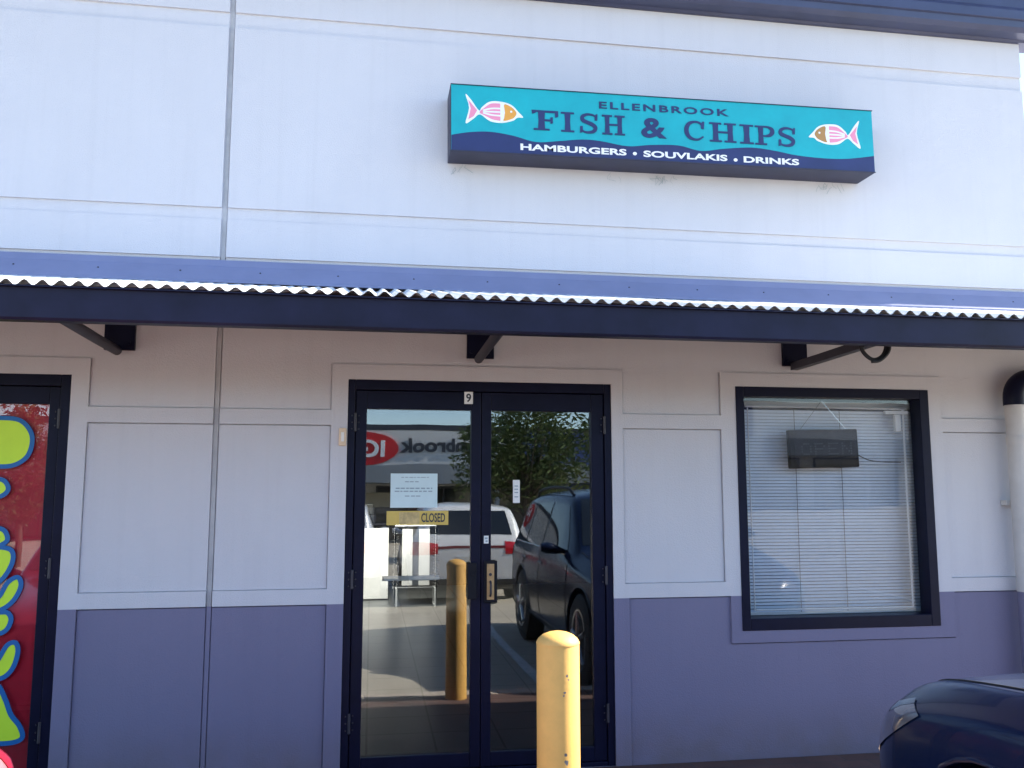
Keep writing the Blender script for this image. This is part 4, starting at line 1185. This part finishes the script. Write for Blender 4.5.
# ------------------------------------------------------------------ across the car park: supermarket
SM = thing('supermarket_building', 'long supermarket building with white fascia mirrored in the door glass', 'building', (0, -30, -0.25))
q = MB(); q.box(-24, 24, -14, 0.0, 0.0, 4.40); q.build('wall', M['mallwall'], SM)
q = MB(); q.box(-24.1, 24.1, -14.1, 0.12, 4.401, 4.62); q.build('roof_edge', M['malldark'], SM)
q = MB(); q.box(-24, 24, 0.002, 0.32, 2.95, 4.35); q.build('fascia', M['mallwall'], SM)
q = MB(); q.box(-24, 24, 0.002, 2.6, 2.28, 2.945); q.build('canopy', M['mallgrey'], SM)
for k_ in range(9):
    x = -20 + k_ * 5.0
    q = MB(); q.tube([(x, 2.3, 0.0), (x, 2.3, 2.28)], 0.09, 14); q.build('canopy_post', M['mallgrey'], SM, smooth=True)
for k_ in range(10):
    x = -22.5 + k_ * 4.6
    fr_ = MB(); fr_.box(x, x + 4.0, 0.004, 0.06, 0.1, 2.2)
    fo = fr_.build('shop_window', M['malldark'], SM)
    gl_ = MB()
    for j_ in range(3): gl_.box(x + 0.08 + j_ * 1.30, x + 1.30 + j_ * 1.30, 0.062, 0.07, 0.18, 2.12)
    gl_.build('pane', M['carglass'], fo)
q = MB(); q.box(6.2, 16.0, 0.33, 0.5, 2.1, 4.38); q.build('blue_panel', M['mallblue'], SM)
q = MB(); q.box(-3.5, 1.2, 0.064, 0.12, 1.35, 1.95); q.build('painted_glow_strip', M['mallbeige'], SM)  # lit band of the shopfront, put in as beige colour
# red oval with letters, then the shop name; facing the car park (+y)
ov = MB()
ov.prism([(-0.05 + 1.42 * math.cos(a * math.pi / 24), 3.66 + 0.62 * math.sin(a * math.pi / 24)) for a in range(48)], 0.33, 0.40)
oo = ov.build('logo', M['mallred'], SM)
text_obj('lettering', 'IGA', -0.95, 0.85, 3.38, 3.94, 0.42, M['signwhite'], oo, th=0.03, bold=0.03, back=True)
text_obj('lettering', 'Ellenbrook', 1.42, 5.25, 3.50, 4.06, 0.36, M['ink'], SM, th=0.05, bold=0.034, back=True)

# ------------------------------------------------------------------ trees
def tree(label, loc, h, rad, trunk_h, seed, lm, nleaf=9000, clumps=26, leaf=0.075):
    r_ = random.Random(seed)
    T = thing('tree', label, 'tree', loc, 0.0, 'trees in the car park')
    t = MB()
    t.tube([(0, 0, -0.05), (0.03, 0.02, trunk_h * 0.5), (-0.02, 0.05, trunk_h), (0.04, 0.02, h * 0.7)], [0.11, 0.085, 0.07, 0.025], 10)
    cl = []
    cz = (trunk_h + h) / 2; hh = (h - trunk_h) / 2
    for i in range(clumps):
        while True:
            p = Vector((r_.uniform(-1, 1), r_.uniform(-1, 1), r_.uniform(-1, 1)))
            if 0.25 < p.length < 1.0: break
        c_ = Vector((p.x * rad * 0.85, p.y * rad * 0.85, cz + p.z * hh * 0.85))
        cl.append((c_, r_.uniform(0.22, 0.42) * rad))
        s_ = Vector((0, 0, trunk_h * r_.uniform(0.75, 1.2)))
        mid = (s_ + c_) / 2 + Vector((r_.uniform(-.1, .1), r_.uniform(-.1, .1), r_.uniform(0, .2)))
        t.tube([s_, mid, c_], [0.032, 0.02, 0.007], 6)
    t.build('trunk', M['bark'], T, smooth=True)
    lv = MB()
    for i in range(nleaf):
        c_, cr = cl[r_.randrange(len(cl))]
        d_ = Vector((r_.gauss(0, 1), r_.gauss(0, 1), r_.gauss(0, 1))).normalized() * cr * (r_.random() ** 0.45)
        p = c_ + d_
        u = Vector((r_.gauss(0, 1), r_.gauss(0, 1), r_.gauss(0, 0.6))).normalized()
        v = u.orthogonal().normalized()
        v = (v + u.cross(v) * r_.uniform(-1, 1)).normalized()
        l_ = leaf * r_.uniform(0.7, 1.4); w_ = l_ * 0.32
        lv.add([p - u * l_, p + v * w_, p + u * l_, p - v * w_], [(0, 1, 2, 3)])
    lv.build('crown', lm, T, recalc=False)
    return T
tree('bushy green tree mirrored in the right door glass', (4.10, -17.0, GZ), 4.15, 2.0, 1.35, 5, M['leafa'], 9500, 34, 0.08)
tree('dark tree mirrored in the red shopfront glass', (-7.6, -16.0, GZ), 3.6, 1.6, 1.1, 9, M['leafb'], 7000, 22)
